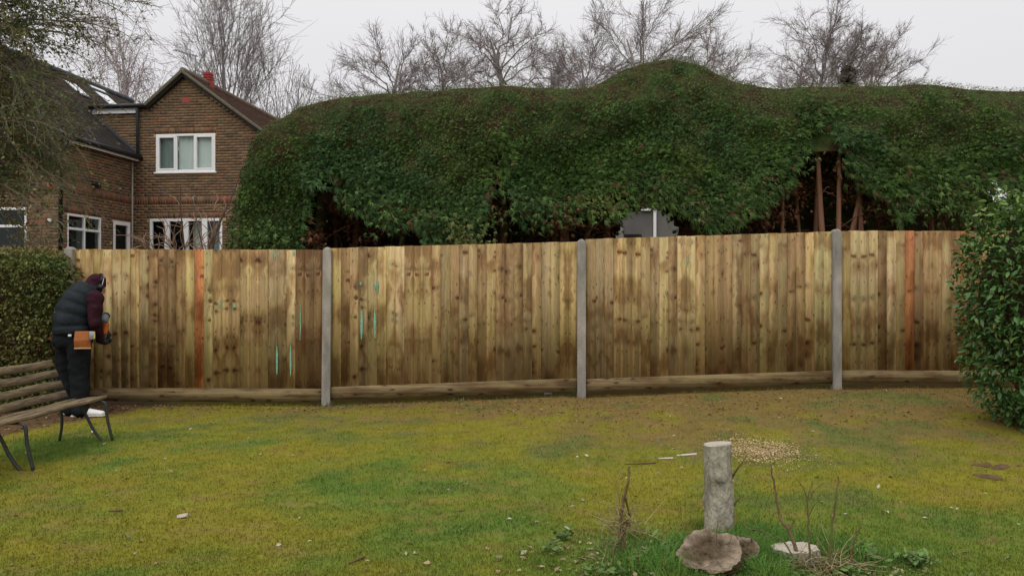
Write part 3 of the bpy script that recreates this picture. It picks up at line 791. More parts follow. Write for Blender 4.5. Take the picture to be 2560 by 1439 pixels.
# opaque sheets added inside the hedge to block light leaks through back and crown
def sheet(fn, us, vs, skip=None):
    U_, V_ = np.meshgrid(us, vs)
    Pq = fn(U_.ravel(), V_.ravel())
    Pq = Pq + (np.c_[vnoise(Pq, 3, 3), vnoise(Pq, 3, 4), vnoise(Pq, 3, 5)] - 0.5) * 0.03
    a = (np.arange(len(vs) - 1)[:, None] * len(us) + np.arange(len(us) - 1)[None]).ravel()
    Fq = np.stack([a, a + 1, a + len(us) + 1, a + len(us)], -1)
    if skip is not None:
        cen = Pq[Fq].mean(1); Fq = Fq[~skip(cen)]
    return Pq, Fq
sheets = []
us = np.linspace(-3.55, 8.6, 160)
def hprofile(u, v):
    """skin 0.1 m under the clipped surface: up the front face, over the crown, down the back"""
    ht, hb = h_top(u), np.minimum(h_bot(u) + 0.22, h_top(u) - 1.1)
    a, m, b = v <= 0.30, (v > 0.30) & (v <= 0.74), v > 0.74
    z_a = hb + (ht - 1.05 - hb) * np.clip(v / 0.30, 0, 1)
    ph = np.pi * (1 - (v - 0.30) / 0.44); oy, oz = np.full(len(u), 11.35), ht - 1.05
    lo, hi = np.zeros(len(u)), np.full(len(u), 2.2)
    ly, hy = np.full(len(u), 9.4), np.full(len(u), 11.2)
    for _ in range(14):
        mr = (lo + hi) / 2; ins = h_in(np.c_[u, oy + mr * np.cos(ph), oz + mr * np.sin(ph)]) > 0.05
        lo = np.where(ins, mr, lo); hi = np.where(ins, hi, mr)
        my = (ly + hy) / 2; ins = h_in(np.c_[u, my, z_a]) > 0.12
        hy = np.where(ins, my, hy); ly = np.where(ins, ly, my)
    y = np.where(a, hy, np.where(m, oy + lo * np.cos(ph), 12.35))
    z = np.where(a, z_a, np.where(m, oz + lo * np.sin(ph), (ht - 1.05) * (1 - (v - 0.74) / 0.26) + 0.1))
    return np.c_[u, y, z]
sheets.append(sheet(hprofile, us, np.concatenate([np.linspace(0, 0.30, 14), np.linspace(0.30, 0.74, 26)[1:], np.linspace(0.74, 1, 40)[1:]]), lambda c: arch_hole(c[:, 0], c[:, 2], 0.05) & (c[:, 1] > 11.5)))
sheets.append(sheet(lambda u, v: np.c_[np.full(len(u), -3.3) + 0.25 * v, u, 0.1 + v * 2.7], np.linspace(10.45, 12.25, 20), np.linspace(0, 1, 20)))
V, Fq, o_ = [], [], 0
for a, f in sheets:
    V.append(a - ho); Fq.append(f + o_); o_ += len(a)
tag(mesh_np('opaque_core', np.concatenate(V), np.concatenate(Fq), M['hedgecore'], hedge, smooth=True), kind='stuff')
# trunks
for (px, d, r, lean, top) in ((880, 11.2, 0.05, 0.1, 3.2), (1010, 11.3, 0.05, -0.1, 3.2), (840, 11.5, 0.04, -0.05, 3.0), (1255, 11.0, 0.07, 0.05, 3.6), (1420, 10.9, 0.085, -0.12, 3.4), (1445, 10.9, 0.05, 0.35, 3.2), (1520, 11.6, 0.06, 0.0, 3.2), (1740, 11.6, 0.07, 0.0, 3.3), (1828, 10.9, 0.075, -0.05, 3.3),
                              (1925, 10.6, 0.033, -0.1, 3.3), (1955, 10.45, 0.033, 0.05, 3.4), (2066, 10.3, 0.052, -0.10, 3.7), (2096, 10.28, 0.045, 0.05, 3.6), (2102, 10.4, 0.045, 0.42, 3.4), (2160, 10.42, 0.046, -0.05, 3.4), (2035, 10.6, 0.045, 0.1, 3.7), (2010, 10.7, 0.03, -0.12, 3.5), (2130, 10.6, 0.03, 0.15, 3.4),
                              (2250, 11.2, 0.06, 0.05, 3.3), (2335, 11.2, 0.06, -0.05, 3.2), (2430, 11.3, 0.06, 0.1, 3.3), (660, 11.2, 0.06, 0.1, 3.0)):
    x = (px - 1280) / F * d; z0 = float(ground_z(x, d, False)) - 0.05
    q = np.array([[x - lean * 0.2, d, z0], [x, d, 1.4], [x + lean * 0.5, d + 0.05, 2.3], [x + lean * 1.1, d + 0.08, top]])
    V, Fq = tubes(smooth_path(q - ho, 12)[None], np.linspace(r * 1.15, r * 0.5, 12)[None], 8)
    mesh_np('trunk', V, Fq, M['redbark'], hedge, smooth=True)
# thin dead side branches in the bare lower part
pp, pr = [], []
for k in range(170):
    px = random.choice([random.uniform(770, 1110), random.uniform(1210, 1520), random.uniform(1720, 2480), random.uniform(1900, 2200)])
    d = random.uniform(10.4, 11.6); py = random.uniform(400 if 1950 < px < 2150 else 500, 600)
    q = W(px, py, d); a = random.uniform(0, 6.28); L_ = random.uniform(0.25, 0.8)
    dv = np.array([math.cos(a), 0.5 * math.sin(a), random.uniform(-0.5, 0.3)])
    pts = [q + dv * L_ * t + np.array([0, 0, -0.18 * L_ * t * t + random.uniform(-0.02, 0.02)]) for t in np.linspace(0, 1, 5)]
    pp.append(pts); pr.append(np.linspace(0.009, 0.003, 5) * random.uniform(0.6, 1.3))
V, Fq = tubes(np.array(pp) - ho, np.array(pr), 4)
tag(mesh_np('dead_branches', V, Fq, M['redbark'], hedge), kind='stuff')

# ------------------------------------------------------------------ bare winter trees
def grow(base, height, spec, seed):
    rd = random.Random(seed)
    levels = {}
    up = Vector((0, 0, 1))
    def branch(p, d, L_, r, lv, n):
        pts, rad = [p.copy()], [r]
        d = d.normalized()
        st = L_ / (n - 1)
        for i in range(n - 1):
            wob = spec['wob'][lv]
            d = (d + Vector((rd.gauss(0, wob), rd.gauss(0, wob), rd.gauss(0, wob))) + up * spec['trop'][lv]).normalized()
            p = p + d * st
            pts.append(p.copy()); rad.append(max(r * (1 - (i + 1) / (n - 1) * spec['taper'][lv]), spec['rmin']))
        levels.setdefault(lv, []).append((pts, rad))
        if lv + 1 < len(spec['n']):
            k = spec['n'][lv]
            for j in range(k):
                t = spec['t0'][lv] + (1 - spec['t0'][lv]) * ((j + rd.random()) / k)
                i = min(int(t * (n - 1)), n - 2); f = t * (n - 1) - i
                q = pts[i].lerp(pts[i + 1], f)
                dd = (pts[i + 1] - pts[i]).normalized()
                ref = Vector((rd.gauss(0, 1), rd.gauss(0, 1), rd.gauss(0, 1)))
                side = (ref - dd * ref.dot(dd)).normalized()
                an = R(rd.gauss(spec['ang'][lv], spec['ang'][lv] * 0.22))
                nd = dd * math.cos(an) + side * math.sin(an)
                ll = L_ * spec['len'][lv] * (1 - spec['short'][lv] * t) * rd.uniform(0.7, 1.2)
                rr_ = max(rad[i] * spec['rad'][lv], spec['rmin'])
                branch(q, nd, ll, rr_, lv + 1, spec['seg'][lv + 1])
    stems = spec.get('stems', 1)
    for s_ in range(stems):
        off = Vector((rd.gauss(0, spec.get('stemspread', 0)), rd.gauss(0, spec.get('stemspread', 0)), 0)) if stems > 1 else Vector((0, 0, 0))
        lean = Vector((rd.gauss(0, spec['lean']), rd.gauss(0, spec['lean']), 1)) + Vector((spec.get('tilt', 0), 0, 0))
        branch(Vector(base) + off, lean, height * (1 if s_ == 0 else rd.uniform(0.65, 1.0)), height * spec['r0'], 0, spec['seg'][0])
    return levels

ASH = dict(n=[20, 10, 7, 5], seg=[12, 7, 5, 4, 3], t0=[0.16, 0.15, 0.12, 0.1], ang=[30, 32, 36, 40], len=[0.62, 0.5, 0.5, 0.5], short=[0.62, 0.5, 0.45, 0.4], rad=[0.55, 0.6, 0.6, 0.7], trop=[0.02, 0.10, 0.07, 0.05, 0.03],
           wob=[0.03, 0.07, 0.09, 0.11, 0.12], taper=[0.8, 0.8, 0.75, 0.6, 0.4], r0=0.012, rmin=0.0078, lean=0.03)
OAK = dict(n=[16, 10, 7, 5], seg=[9, 8, 6, 4, 3], t0=[0.58, 0.2, 0.15, 0.1], ang=[52, 44, 46, 50], len=[0.30, 0.52, 0.5, 0.45], short=[0.35, 0.45, 0.4, 0.4], rad=[0.5, 0.58, 0.6, 0.7], trop=[0.03, 0.05, 0.04, 0.04, 0.03],
           wob=[0.07, 0.16, 0.2, 0.2, 0.2], taper=[0.8, 0.8, 0.75, 0.6, 0.4], r0=0.013, rmin=0.0085, lean=0.05)
BIRCH = dict(n=[18, 7, 7, 5], seg=[11, 7, 6, 6, 4], t0=[0.25, 0.15, 0.1, 0.1], ang=[34, 42, 50, 40], len=[0.45, 0.5, 0.6, 0.55], short=[0.55, 0.4, 0.3, 0.3], rad=[0.45, 0.5, 0.5, 0.7], trop=[0.01, 0.06, -0.10, -0.22, -0.25],
             wob=[0.03, 0.07, 0.09, 0.1, 0.1], taper=[0.85, 0.8, 0.7, 0.6, 0.4], r0=0.010, rmin=0.0075, lean=0.04, stems=2, stemspread=0.15)
THICK = dict(n=[14, 8, 5], seg=[8, 6, 4, 3], t0=[0.15, 0.1, 0.1], ang=[26, 30, 36], len=[0.5, 0.5, 0.5], short=[0.5, 0.4, 0.4], rad=[0.5, 0.6, 0.7], trop=[0.03, 0.09, 0.06, 0.04],
             wob=[0.05, 0.09, 0.11, 0.12], taper=[0.85, 0.8, 0.7, 0.5], r0=0.007, rmin=0.009, lean=0.10, stems=9, stemspread=0.8)
GNARL = dict(n=[7, 6, 5], seg=[10, 8, 6, 4], t0=[0.3, 0.2, 0.2], ang=[50, 50, 50], len=[0.5, 0.5, 0.45], short=[0.4, 0.4, 0.4], rad=[0.6, 0.6, 0.6], trop=[0.05, 0.07, 0.06, 0.05],
             wob=[0.16, 0.24, 0.28, 0.25], taper=[0.75, 0.75, 0.7, 0.5], r0=0.013, rmin=0.008, lean=0.05, stems=2, stemspread=0.25)

def bare_tree(name, label, px, d, top_py, spec, seed, mats=('bark', 'twig'), over=None, group='bare winter trees beyond the hedge', ivy=0):
    x = (px - 1280) / F * d; z0 = float(ground_z(x, d, False)) - 0.1
    zt = H + (722 - top_py) / F * d
    sp = dict(spec)
    if over: sp.update(over)
    lv = grow((0, 0, 0), (zt - z0) * sp.get('hf', 0.86), sp, seed)
    root = empty(name, (x, d, z0)); tag(root, label, 'tree', group)
    for nm, ks, sides, mt in (('trunk', (0, 1), 6, mats[0]), ('crown', (2, 3, 4), 3, mats[1])):
        V, Fx, o_ = [], [], 0
        for k in ks:
            if k not in lv: continue
            byn = {}
            for pts, rad in lv[k]: byn.setdefault(len(pts), []).append((pts, rad))
            for n_, lst in byn.items():
                v, f = tubes(np.array([[tuple(p) for p in a] for a, _ in lst]), np.array([r_ for _, r_ in lst]), sides)
                V.append(v); Fx.append(f + o_); o_ += len(v)
        if V: mesh_np(nm, np.concatenate(V), np.concatenate(Fx), M[mt], root, smooth=(nm == 'trunk'))
    if ivy:
        pts = np.array([tuple(p) for p in lv[0][0][0]])
        n_ = 2600
        t = rng.uniform(0.05, ivy, n_) * (len(pts) - 1); i_ = t.astype(int); f_ = (t - i_)[:, None]
        c = pts[i_] * (1 - f_) + pts[i_ + 1] * f_
        off = rng.normal(0, 1, (n_, 3)); off /= np.linalg.norm(off, axis=1, keepdims=True); off[:, 2] *= 0.3
        Pq = c + off * rng.uniform(0.12, 0.45, (n_, 1))
        lf = np.array([(-0.5, 0, 0), (0.5, 0, 0), (0.35, 0.8, 0), (-0.35, 0.8, 0)])
        v, f = scatter(lf, np.array([[0, 1, 2, 3]]), Pq, frames(rng.normal(0, 1, (n_, 3))), rng.uniform(0.08, 0.16, n_))
        mesh_np('ivy', v, f, M['ivy'], root)
    return root

bare_tree('birch_tree', 'tall silver birch with drooping purple twigs behind the house roof', 335, 34, -130, BIRCH, 3, ('birch', 'birchtwig'))
def dome_tree(label, px, d, fork_py, top_py, half_px, seed, n1=17, wob=0.10, thmax=95, mats=('bark', 'twig'), r=1.0, tilt=0.0, ivy=0.0, n2=9, n3=6, n4=5, updir=0.04):
    """bare tree whose fork carries limbs that fill a rounded crown"""
    rd = random.Random(seed); m = d / F
    x = (px - 1280) * m; z0 = float(ground_z(x, d, False)) - 0.1
    zf = H + (722 - fork_py - 45) * m - z0; zt = H + (722 - top_py) * m - z0; hw = half_px * m * 1.42
    root = empty('bare_tree', (x, d, z0)); tag(root, label, 'tree', 'bare winter trees beyond the hedge')
    g = lambda k: np.array([rd.gauss(0, k), rd.gauss(0, k), rd.gauss(0, k)])
    fork = np.array([0.0, 0, zf]); lead = np.array([rd.gauss(0, 0.1) * hw, 0, zf + (zt - zf) * 0.55])
    trunk = smooth_path([np.array([-tilt * zf, 0, 0]), np.array([-tilt * zf * 0.5 + rd.gauss(0, 0.08), 0, zf * 0.5]), fork, (fork + lead) / 2 + g(0.12), lead], 16)
    L1, L2, L3, L4 = [], [], [], []
    def run(p, dv, ln, n, w, up):
        pts = [p]
        for i in range(n - 1):
            dv = dv / np.linalg.norm(dv); p = p + dv * ln / (n - 1); pts.append(p); dv = dv + g(w) + np.array([0, 0, up])
        return pts
    for k in range(n1):
        th = R(thmax) * math.sqrt((k + 0.5) / n1); az = k * 2.4 + rd.uniform(-0.4, 0.4)
        tg = fork + np.array([hw * math.sin(th) * math.cos(az), hw * math.sin(th) * math.sin(az), (zt - zf) * math.cos(th)]) * rd.uniform(0.72, 0.98)
        q = 1 - th / R(thmax); st = trunk[int(7 + q * 6)] if q > 0.1 else fork - np.array([0, 0, rd.uniform(0, 0.25) * (zt - zf)])
        ln = np.linalg.norm(tg - st); c1 = st + (tg - st) * 0.35 + np.array([0, 0, 0.22 * ln]) * math.sin(th)
        pts = [(1 - t) ** 2 * st + 2 * t * (1 - t) * c1 + t * t * tg + (g(wob * ln * 0.25) if 0 < t < 1 else 0) for t in np.linspace(0, 1, 8)]
        L1.append(pts)
        for j in range(n2):
            t = (0.3 + 0.7 * (j + rd.random()) / n2) * 6.99; i = int(t); a = pts[i] + (pts[i + 1] - pts[i]) * (t - i)
            tn = pts[i + 1] - pts[i]; tn = tn / np.linalg.norm(tn)
            p2 = run(a, tn + g(0.40), ln * rd.uniform(0.28, 0.5) * (1.12 - 0.06 * t), 6, wob * 1.3, updir); L2.append(p2)
            for c in range(n3):
                i2 = rd.randint(0, 4); a2 = p2[i2] + (p2[i2 + 1] - p2[i2]) * rd.random(); t2 = p2[i2 + 1] - p2[i2]; l2 = np.linalg.norm(t2)
                p3 = run(a2, t2 / l2 + g(0.42), l2 * 5 * rd.uniform(0.35, 0.75), 4, wob * 1.3, updir); L3.append(p3)
                for e_ in range(n4):
                    i3 = rd.randint(0, 2); a3 = p3[i3] + (p3[i3 + 1] - p3[i3]) * rd.random(); t3 = p3[i3 + 1] - p3[i3]; l3 = np.linalg.norm(t3)
                    L4.append(run(a3, t3 / l3 + g(0.42), l3 * 3 * rd.uniform(0.4, 0.8), 2, wob * 1.4, updir))
    V, Fx = tubes(trunk[None], np.linspace(0.19, 0.035, 16)[None] * r, 7)
    v1, f1 = tubes(np.array(L1), np.repeat(np.linspace(0.042, 0.010, 8)[None], len(L1), 0) * r, 5)
    mesh_np('trunk', np.concatenate([V, v1]), np.concatenate([Fx, f1 + len(V)]), M[mats[0]], root, smooth=True)
    vs, fs, o_ = [], [], 0
    for LL, ra, rb in ((L2, 0.0125, 0.0065), (L3, 0.007, 0.0055), (L4, 0.006, 0.0048)):
        v, f = tubes(np.array(LL), np.repeat(np.linspace(ra, rb, len(LL[0]))[None], len(LL), 0), 3); vs.append(v); fs.append(f + o_); o_ += len(v)
    mesh_np('crown', np.concatenate(vs), np.concatenate(fs), M[mats[1]], root)
    if ivy:
        n_ = 3000; t = rng.uniform(0.3, ivy, n_) * 14.9; i_ = t.astype(int); f_ = (t - i_)[:, None]
        c = trunk[i_] * (1 - f_) + trunk[i_ + 1] * f_
        off = rng.normal(0, 1, (n_, 3)); off /= np.linalg.norm(off, axis=1, keepdims=True)
        Pq = c + off * rng.uniform(0.12, 0.42, (n_, 1))
        lf_ = np.array([(-0.5, 0, 0), (0.5, 0, 0), (0.35, 0.8, 0), (-0.35, 0.8, 0)])
        v, f = scatter(lf_, np.array([[0, 1, 2, 3]]), Pq, frames(rng.normal(0, 1, (n_, 3))), rng.uniform(0.08, 0.15, n_))
        mesh_np('ivy', v, f, M['ivy'], root)
    return root
dome_tree('tall upright many-stemmed bare tree just right of the house ridge', 572, 37, 300, -110, 112, 5, n1=22, wob=0.05, thmax=62, r=0.75, n2=7, n3=5, n4=4, updir=0.08)
bare_tree('bare_tree', 'reddish thin bare tree between the birch and the gable', 250, 40, 60, ASH, 8, ('bark', 'birchtwig'), over=dict(n=[14, 7, 5, 3], rmin=0.0065))
bare_tree('bare_tree', 'low bushy bare tree behind the gable left slope', 415, 38, 110, THICK, 9, ('bark', 'birchtwig'), over=dict(n=[12, 6, 4], rmin=0.0075))
bare_tree('bare_tree', 'dense brown bare thicket tree above the gable roof, right of the tall tree', 680, 40, 110, THICK, 12, over=dict(r0=0.007))
bare_tree('bare_tree', 'low pale upright thicket rising at the left shoulder of the hedge', 795, 44, 170, THICK, 14, over=dict(r0=0.006, n=[14, 7, 4]))
dome_tree('wide low bare tree at the left end of the hedge skyline', 985, 40, 245, 50, 135, 21, wob=0.13)
dome_tree('slender bare tree left of the forked trunk tree', 1110, 42, 235, 35, 105, 27, wob=0.12, r=0.8)
dome_tree('bare tree with a thick forked trunk rising over the middle of the hedge', 1255, 40, 185, -10, 130, 25, n1=17, wob=0.14, r=1.2)
dome_tree('bare tree with a slanting trunk just left of the hedge hump', 1470, 42, 240, 30, 110, 33, wob=0.09, tilt=-0.08)
dome_tree('broad fine-twigged bare tree standing behind the hedge hump', 1610, 41, 215, -35, 190, 35, n1=22, wob=0.09)
dome_tree('low spreading bare tree sloping down right of the hedge hump', 1765, 43, 230, 55, 110, 37, wob=0.11, r=0.8)
dome_tree('small bare crown in the gap between the forked tree and the slanting tree', 1375, 46, 230, 85, 75, 39, n1=11, wob=0.12, r=0.7)
bare_tree('bare_tree', 'small gnarled bare tree with crooked limbs, right of the hump', 1918, 30, 90, GNARL, 41)
dome_tree('tallest bare tree of the right-hand group', 2050, 42, 190, -35, 95, 43, n1=16, wob=0.10, thmax=85)
dome_tree('ivy-clad bare tree in the middle of the right-hand group', 2120, 41, 180, 30, 100, 45, wob=0.12, ivy=0.72, r=1.1)
dome_tree('spreading bare tree at the right edge of the right-hand group', 2190, 44, 235, 60, 100, 47, wob=0.10)
dome_tree('short bare tree at the left foot of the right-hand group', 1985, 46, 240, 105, 65, 49, n1=11, wob=0.12, r=0.7)

# ------------------------------------------------------------------ brick house
HA = R(-6)
house = empty('brick_house', (-10.44, 21.5, 0.9), HA)
tag(house, 'brown brick house with a gable, tiled roofs and white windows', 'house')
ZO = 0.9
def hloc(px, py, d):
    p = W(px, py, d) - np.array([-10.44, 21.5, ZO])
    c, s = math.cos(-HA), math.sin(-HA)
    return np.array([c * p[0] - s * p[1], s * p[0] + c * p[1], p[2]])
# wall maps: (a along wall, n outward, z world) -> house local
def mapF(v0):          # faces the camera (-v)
    return lambda a, n, z: (a, v0 - n, z - ZO)
def mapS(u0):          # faces +u
    return lambda a, n, z: (u0 + n, a, z - ZO)
V0 = -3.0
wall_gable = dict(M=mapF(0.0), a0=-1.6, a1=4.05, z0=0.5)
wall_front = dict(M=mapF(V0), a0=-6.0, a1=0.0, z0=0.5)
wall_side = dict(M=mapS(0.0), a0=V0, a1=0.0, z0=0.5)
GAB = [(0.52, 6.36), (1.50, 7.18), (2.92, 6.13), (4.05, 5.29)]
EAVE = 5.0
def ztop_gable(a):
    if a < -1.6: return 0
    if a < 0.5: return min(6.30, EAVE + max(0, 0.15 - a) * 0.0 + 6.30 - EAVE)
    return float(np.interp(a, [p[0] for p in GAB], [p[1] for p in GAB]))
def ztop_front(a): return float(np.interp(a, [-6.0, -3.0, 0.0], [5.06, 7.56, 5.06]))
open_gable = [(0.66, 2.37, 4.52, 5.60), (0.48, 2.57, 0.9, 3.29)]
open_front = [(-2.5, -0.82, 2.0, 3.31)]
open_side = [(-2.72, -1.42, 1.9, 3.19), (-0.91, -0.15, 0.9, 3.17)]
brick_cols = [lin(116, 94, 74), lin(108, 88, 70), lin(122, 98, 76), lin(100, 82, 70), lin(126, 100, 76), lin(112, 88, 68), lin(96, 80, 70), lin(124, 94, 74)]
red_cols = [lin(140, 90, 70), lin(132, 86, 68), lin(124, 86, 68)]
joined = []       # joined bricks: (verts, colour)
singles = []
def brick_colour(reddish=0.06):
    c = random.choice(red_cols) if random.random() < reddish else random.choice(brick_cols)
    f = random.uniform(0.8, 1.12)
    return tuple(x * f for x in c)
def lay(wall, ztop, openings, single_if, bands, reddish=0.05):
    Mw = wall['M']
    zc = 1.95
    row = 0
    while zc < 7.6:
        za, zb_ = zc, zc + 0.061
        band = next((b_ for b_ in bands if b_[0] <= zc + 0.03 < b_[1]), None)
        if band:
            row += 1; zc += 0.075; continue
        off = 0.0 if row % 2 else 0.1125
        a = wall['a0'] - off
        while a < wall['a1']:
            x0, x1 = max(a + 0.005, wall['a0']), min(a + 0.22, wall['a1'])
            a += 0.225
            segs = [(x0, x1)]
            for (o0, o1, p0, p1) in openings:
                if zb_ > p0 - 0.01 and za < p1 + 0.005:
                    ns = []
                    for s0, s1 in segs:
                        if s1 <= o0 or s0 >= o1: ns.append((s0, s1))
                        else:
                            if s0 < o0 - 0.02: ns.append((s0, o0 - 0.004))
                            if s1 > o1 + 0.02: ns.append((o1 + 0.004, s1))
                    segs = ns
            for (s0, s1) in segs:
                if s1 - s0 < 0.03: continue
                if zb_ > ztop(0.5 * (s0 + s1)) + 0.02: continue
                full = (s1 - s0) > 0.2
                singles.append(((s0, s1, za, zb_), Mw, full, single_if(0.5 * (s0 + s1), za), brick_colour(reddish)))
        row += 1; zc += 0.075
    for (z0, z1, a0, a1, rd_) in [(b_[0], b_[1], max(b_[2], wall['a0']), min(b_[3], wall['a1']), 0.45) for b_ in bands_geo.get(id(wall), [])]:
        a = a0
        while a < a1 - 0.03:
            singles.append(((a + 0.005, min(a + 0.07, a1), z0 + 0.004, z1 - 0.004), Mw, False, 0, brick_colour(0.35)))
            a += 0.075
bands_geo = {}
bands_geo[id(wall_gable)] = [(3.670, 3.895, -1.6, 4.05), (3.296, 3.444, 0.4, 2.65), (5.608, 5.769, 0.6, 2.40)]
bands_geo[id(wall_side)] = [(3.670, 3.895, -3.0, 0.0), (3.197, 3.369, -2.82, -1.36), (3.197, 3.369, -0.98, -0.05)]
bands_geo[id(wall_front)] = [(3.670, 3.895, -6.0, 0.0), (3.315, 3.444, -2.6, -0.75)]
def bands_open(w):
    full, part = [], []
    for (z0, z1, a0, a1) in bands_geo[id(w)]:
        if a0 <= w['a0'] + 0.01 and a1 >= w['a1'] - 0.01: full.append((z0 - 0.02, z1))
        else: part.append((a0, a1, z0 - 0.02, z1 + 0.0))
    return full, part
for wl_, zt_, op_, pr_ in ((wall_gable, ztop_gable, open_gable, lambda a, z: 2), (wall_front, ztop_front, open_front, lambda a, z: 0 if a > -1.35 else 9), (wall_side, lambda a: EAVE + 0.02, open_side, lambda a, z: 1 + (a + 3.0) * 0.1)):
    fl, pt = bands_open(wl_)
    lay(wl_, zt_, op_ + pt, pr_, fl, 0.03 if wl_ is wall_gable else (0.12 if wl_ is wall_side else 0.04))
# backing walls (mortar) as parts, with the openings left free
def backing(wall, ztop_pts, openings, name='wall', thick=0.14):
    Mw = wall['M']; mb = MB()
    As = sorted(set([wall['a0'], wall['a1']] + [o_[0] for o_ in openings] + [o_[1] for o_ in openings] + [p[0] for p in ztop_pts if wall['a0'] < p[0] < wall['a1']]))
    zt = lambda a: float(np.interp(a, [p[0] for p in ztop_pts], [p[1] for p in ztop_pts]))
    for a, b in zip(As[:-1], As[1:]):
        mid = (a + b) / 2
        cuts = sorted([(o_[2], o_[3]) for o_ in openings if o_[0] <= mid <= o_[1]])
        z = wall['z0']; spans = []
        for c0, c1 in cuts:
            if c0 > z: spans.append((z, c0, False))
            z = c1
        spans.append((z, None, True))
        for z0, z1, top in spans:
            ta, tb = (zt(a + 1e-4), zt(b - 1e-4)) if top else (z1, z1)
            pts = [Mw(a, 0, z0), Mw(b, 0, z0), Mw(b, 0, tb), Mw(a, 0, ta), Mw(a, -thick, z0), Mw(b, -thick, z0), Mw(b, -thick, tb), Mw(a, -thick, ta)]
            mb.poly(pts, [(0, 1, 2, 3), (7, 6, 5, 4), (0, 4, 5, 1), (1, 5, 6, 2), (2, 6, 7, 3), (3, 7, 4, 0)])
    return mb.build(name, M['mortar'], house)
w1 = backing(wall_gable, [(-1.6, 6.30), (0.5, 6.30)] + GAB, open_gable)
w2 = backing(wall_front, [(-6.0, 5.06), (-3.0, 7.56), (0.0, 5.06)], open_front)
w3 = backing(dict(wall_side, a0=V0 + 0.14, a1=-0.0), [(-3.3, EAVE + 0.04), (0.1, EAVE + 0.04)], open_side)
rec = {id(wall_gable['M']): w1, id(wall_front['M']): w2, id(wall_side['M']): w3}
# individual bricks: the nearest full stretchers in view; the rest joined
full = [s for s in singles if s[2]]
full.sort(key=lambda s: s[3])
pick = set(id(s) for s in full[:300])
def unit_brick():
    mb = MB(); mb.box(-0.1075, 0.1075, -0.008, 0.03, -0.032, 0.032)
    o = mb.build('brick', M['brick_obj'], None, bevel=0.004, link=False)
    return o.data
ub = unit_brick()
JV, JF, JC = [], [], []
for s in singles:
    (a0, a1, z0, z1), Mw, full_, pr_, colr = s
    if id(s) in pick:
        o = bpy.data.objects.new('brick', ub)
        c = Mw((a0 + a1) / 2, 0.0, (z0 + z1) / 2)
        o.location = c; o.color = (*colr, 1)
        if Mw is wall_side['M']: o.rotation_euler = (0, 0, R(90))
        else: pass
        o.scale = ((a1 - a0) / 0.215, 1, 1)
        o.parent = rec[id(Mw)]
        COL.objects.link(o)
    else:
        b = len(JV)
        n0, n1 = -0.01, 0.008 + random.uniform(-0.0015, 0.0015)
        for (a, n_, z) in ((a0, n1, z0), (a1, n1, z0), (a1, n1, z1), (a0, n1, z1), (a0, n0, z0), (a1, n0, z0), (a1, n0, z1), (a0, n0, z1)):
            JV.append(Mw(a, n_, z)); JC.append(colr)
        JF += [(b, b + 1, b + 2, b + 3), (b, b + 4, b + 5, b + 1), (b + 1, b + 5, b + 6, b + 2), (b + 2, b + 6, b + 7, b + 3), (b + 3, b + 7, b + 4, b)]
tag(mesh_np('brickwork', np.array(JV), np.array(JF), M['brick'], house, col=np.array(JC)), kind='stuff')
# house back, so nothing is hollow
mb = MB()
mb.box(-5.9, -0.15, V0 + 0.8, 5.2, 0.5 - ZO, 4.9 - ZO).box(-0.1, 3.9, 0.8, 7.0, 0.5 - ZO, 5.3 - ZO)
mb.build('inner_walls', M['room'], house)

# windows
def window(Mw, a0, a1, z0, z1, lights, name='window', sill=True, transom=None, fw=0.055, back='room', depth=0.06, mull=0.05):
    w = MB()
    n0, n1 = -depth, -depth + 0.07
    bx = lambda A0, A1, Z0, Z1, N0=n0, N1=n1: w.box(A0, A1, N0, N1, Z0, Z1, M=lambda a, n, z: Mw(a, n, z))
    bx(a0, a0 + fw, z0, z1); bx(a1 - fw, a1, z0, z1); bx(a0 + fw, a1 - fw, z1 - fw, z1); bx(a0 + fw, a1 - fw, z0, z0 + fw)
    edges = [a0 + fw] + [x for x in lights] + [a1 - fw]
    for x in lights: bx(x - mull / 2, x + mull / 2, z0 + fw, z1 - fw)
    if transom: bx(a0 + fw, a1 - fw, transom - 0.03, transom + 0.03, n0 + 0.002, n1 - 0.002)
    fr = w.build(name, M['white'], house, bevel=0.006)
    spans = [(edges[i] + (mull / 2 if i else 0), edges[i + 1] - (mull / 2 if i < len(lights) else 0)) for i in range(len(edges) - 1)]
    zr = [(z0 + fw, z1 - fw)] if not transom else [(z0 + fw, transom - 0.03), (transom + 0.03, z1 - fw)]
    for (s0, s1) in spans:
        for (q0, q1) in zr:
            MB().box(s0, s1, n0 + 0.02, n0 + 0.026, q0, q1, M=Mw).build('pane', M['glass'], fr)
    if sill:
        MB().box(a0 - 0.045, a1 + 0.045, -depth, 0.05, z0 - 0.045, z0 - 0.002, M=Mw).build('sill', M['white'], fr, bevel=0.006)
    return fr
def drape(Mw, a0, a1, z0, z1, n, mat, parent, name='curtain', amp=0.02, waves=6):
    k = 25; V, Fq = [], []
    for i in range(k):
        t = i / (k - 1); a = a0 + (a1 - a0) * t; nn = n + amp * math.sin(t * waves * 6.28)
        V += [Mw(a, nn, z0), Mw(a, nn, z1)]
        if i: Fq.append((2 * i - 2, 2 * i, 2 * i + 1, 2 * i - 1))
    return mesh_np(name, np.array(V), np.array(Fq), M[mat], parent, smooth=True)
Mg, Mf, Ms = wall_gable['M'], wall_front['M'], wall_side['M']
uw = window(Mg, 0.662, 2.368, 4.56, 5.60, [1.245, 1.775], fw=0.06)
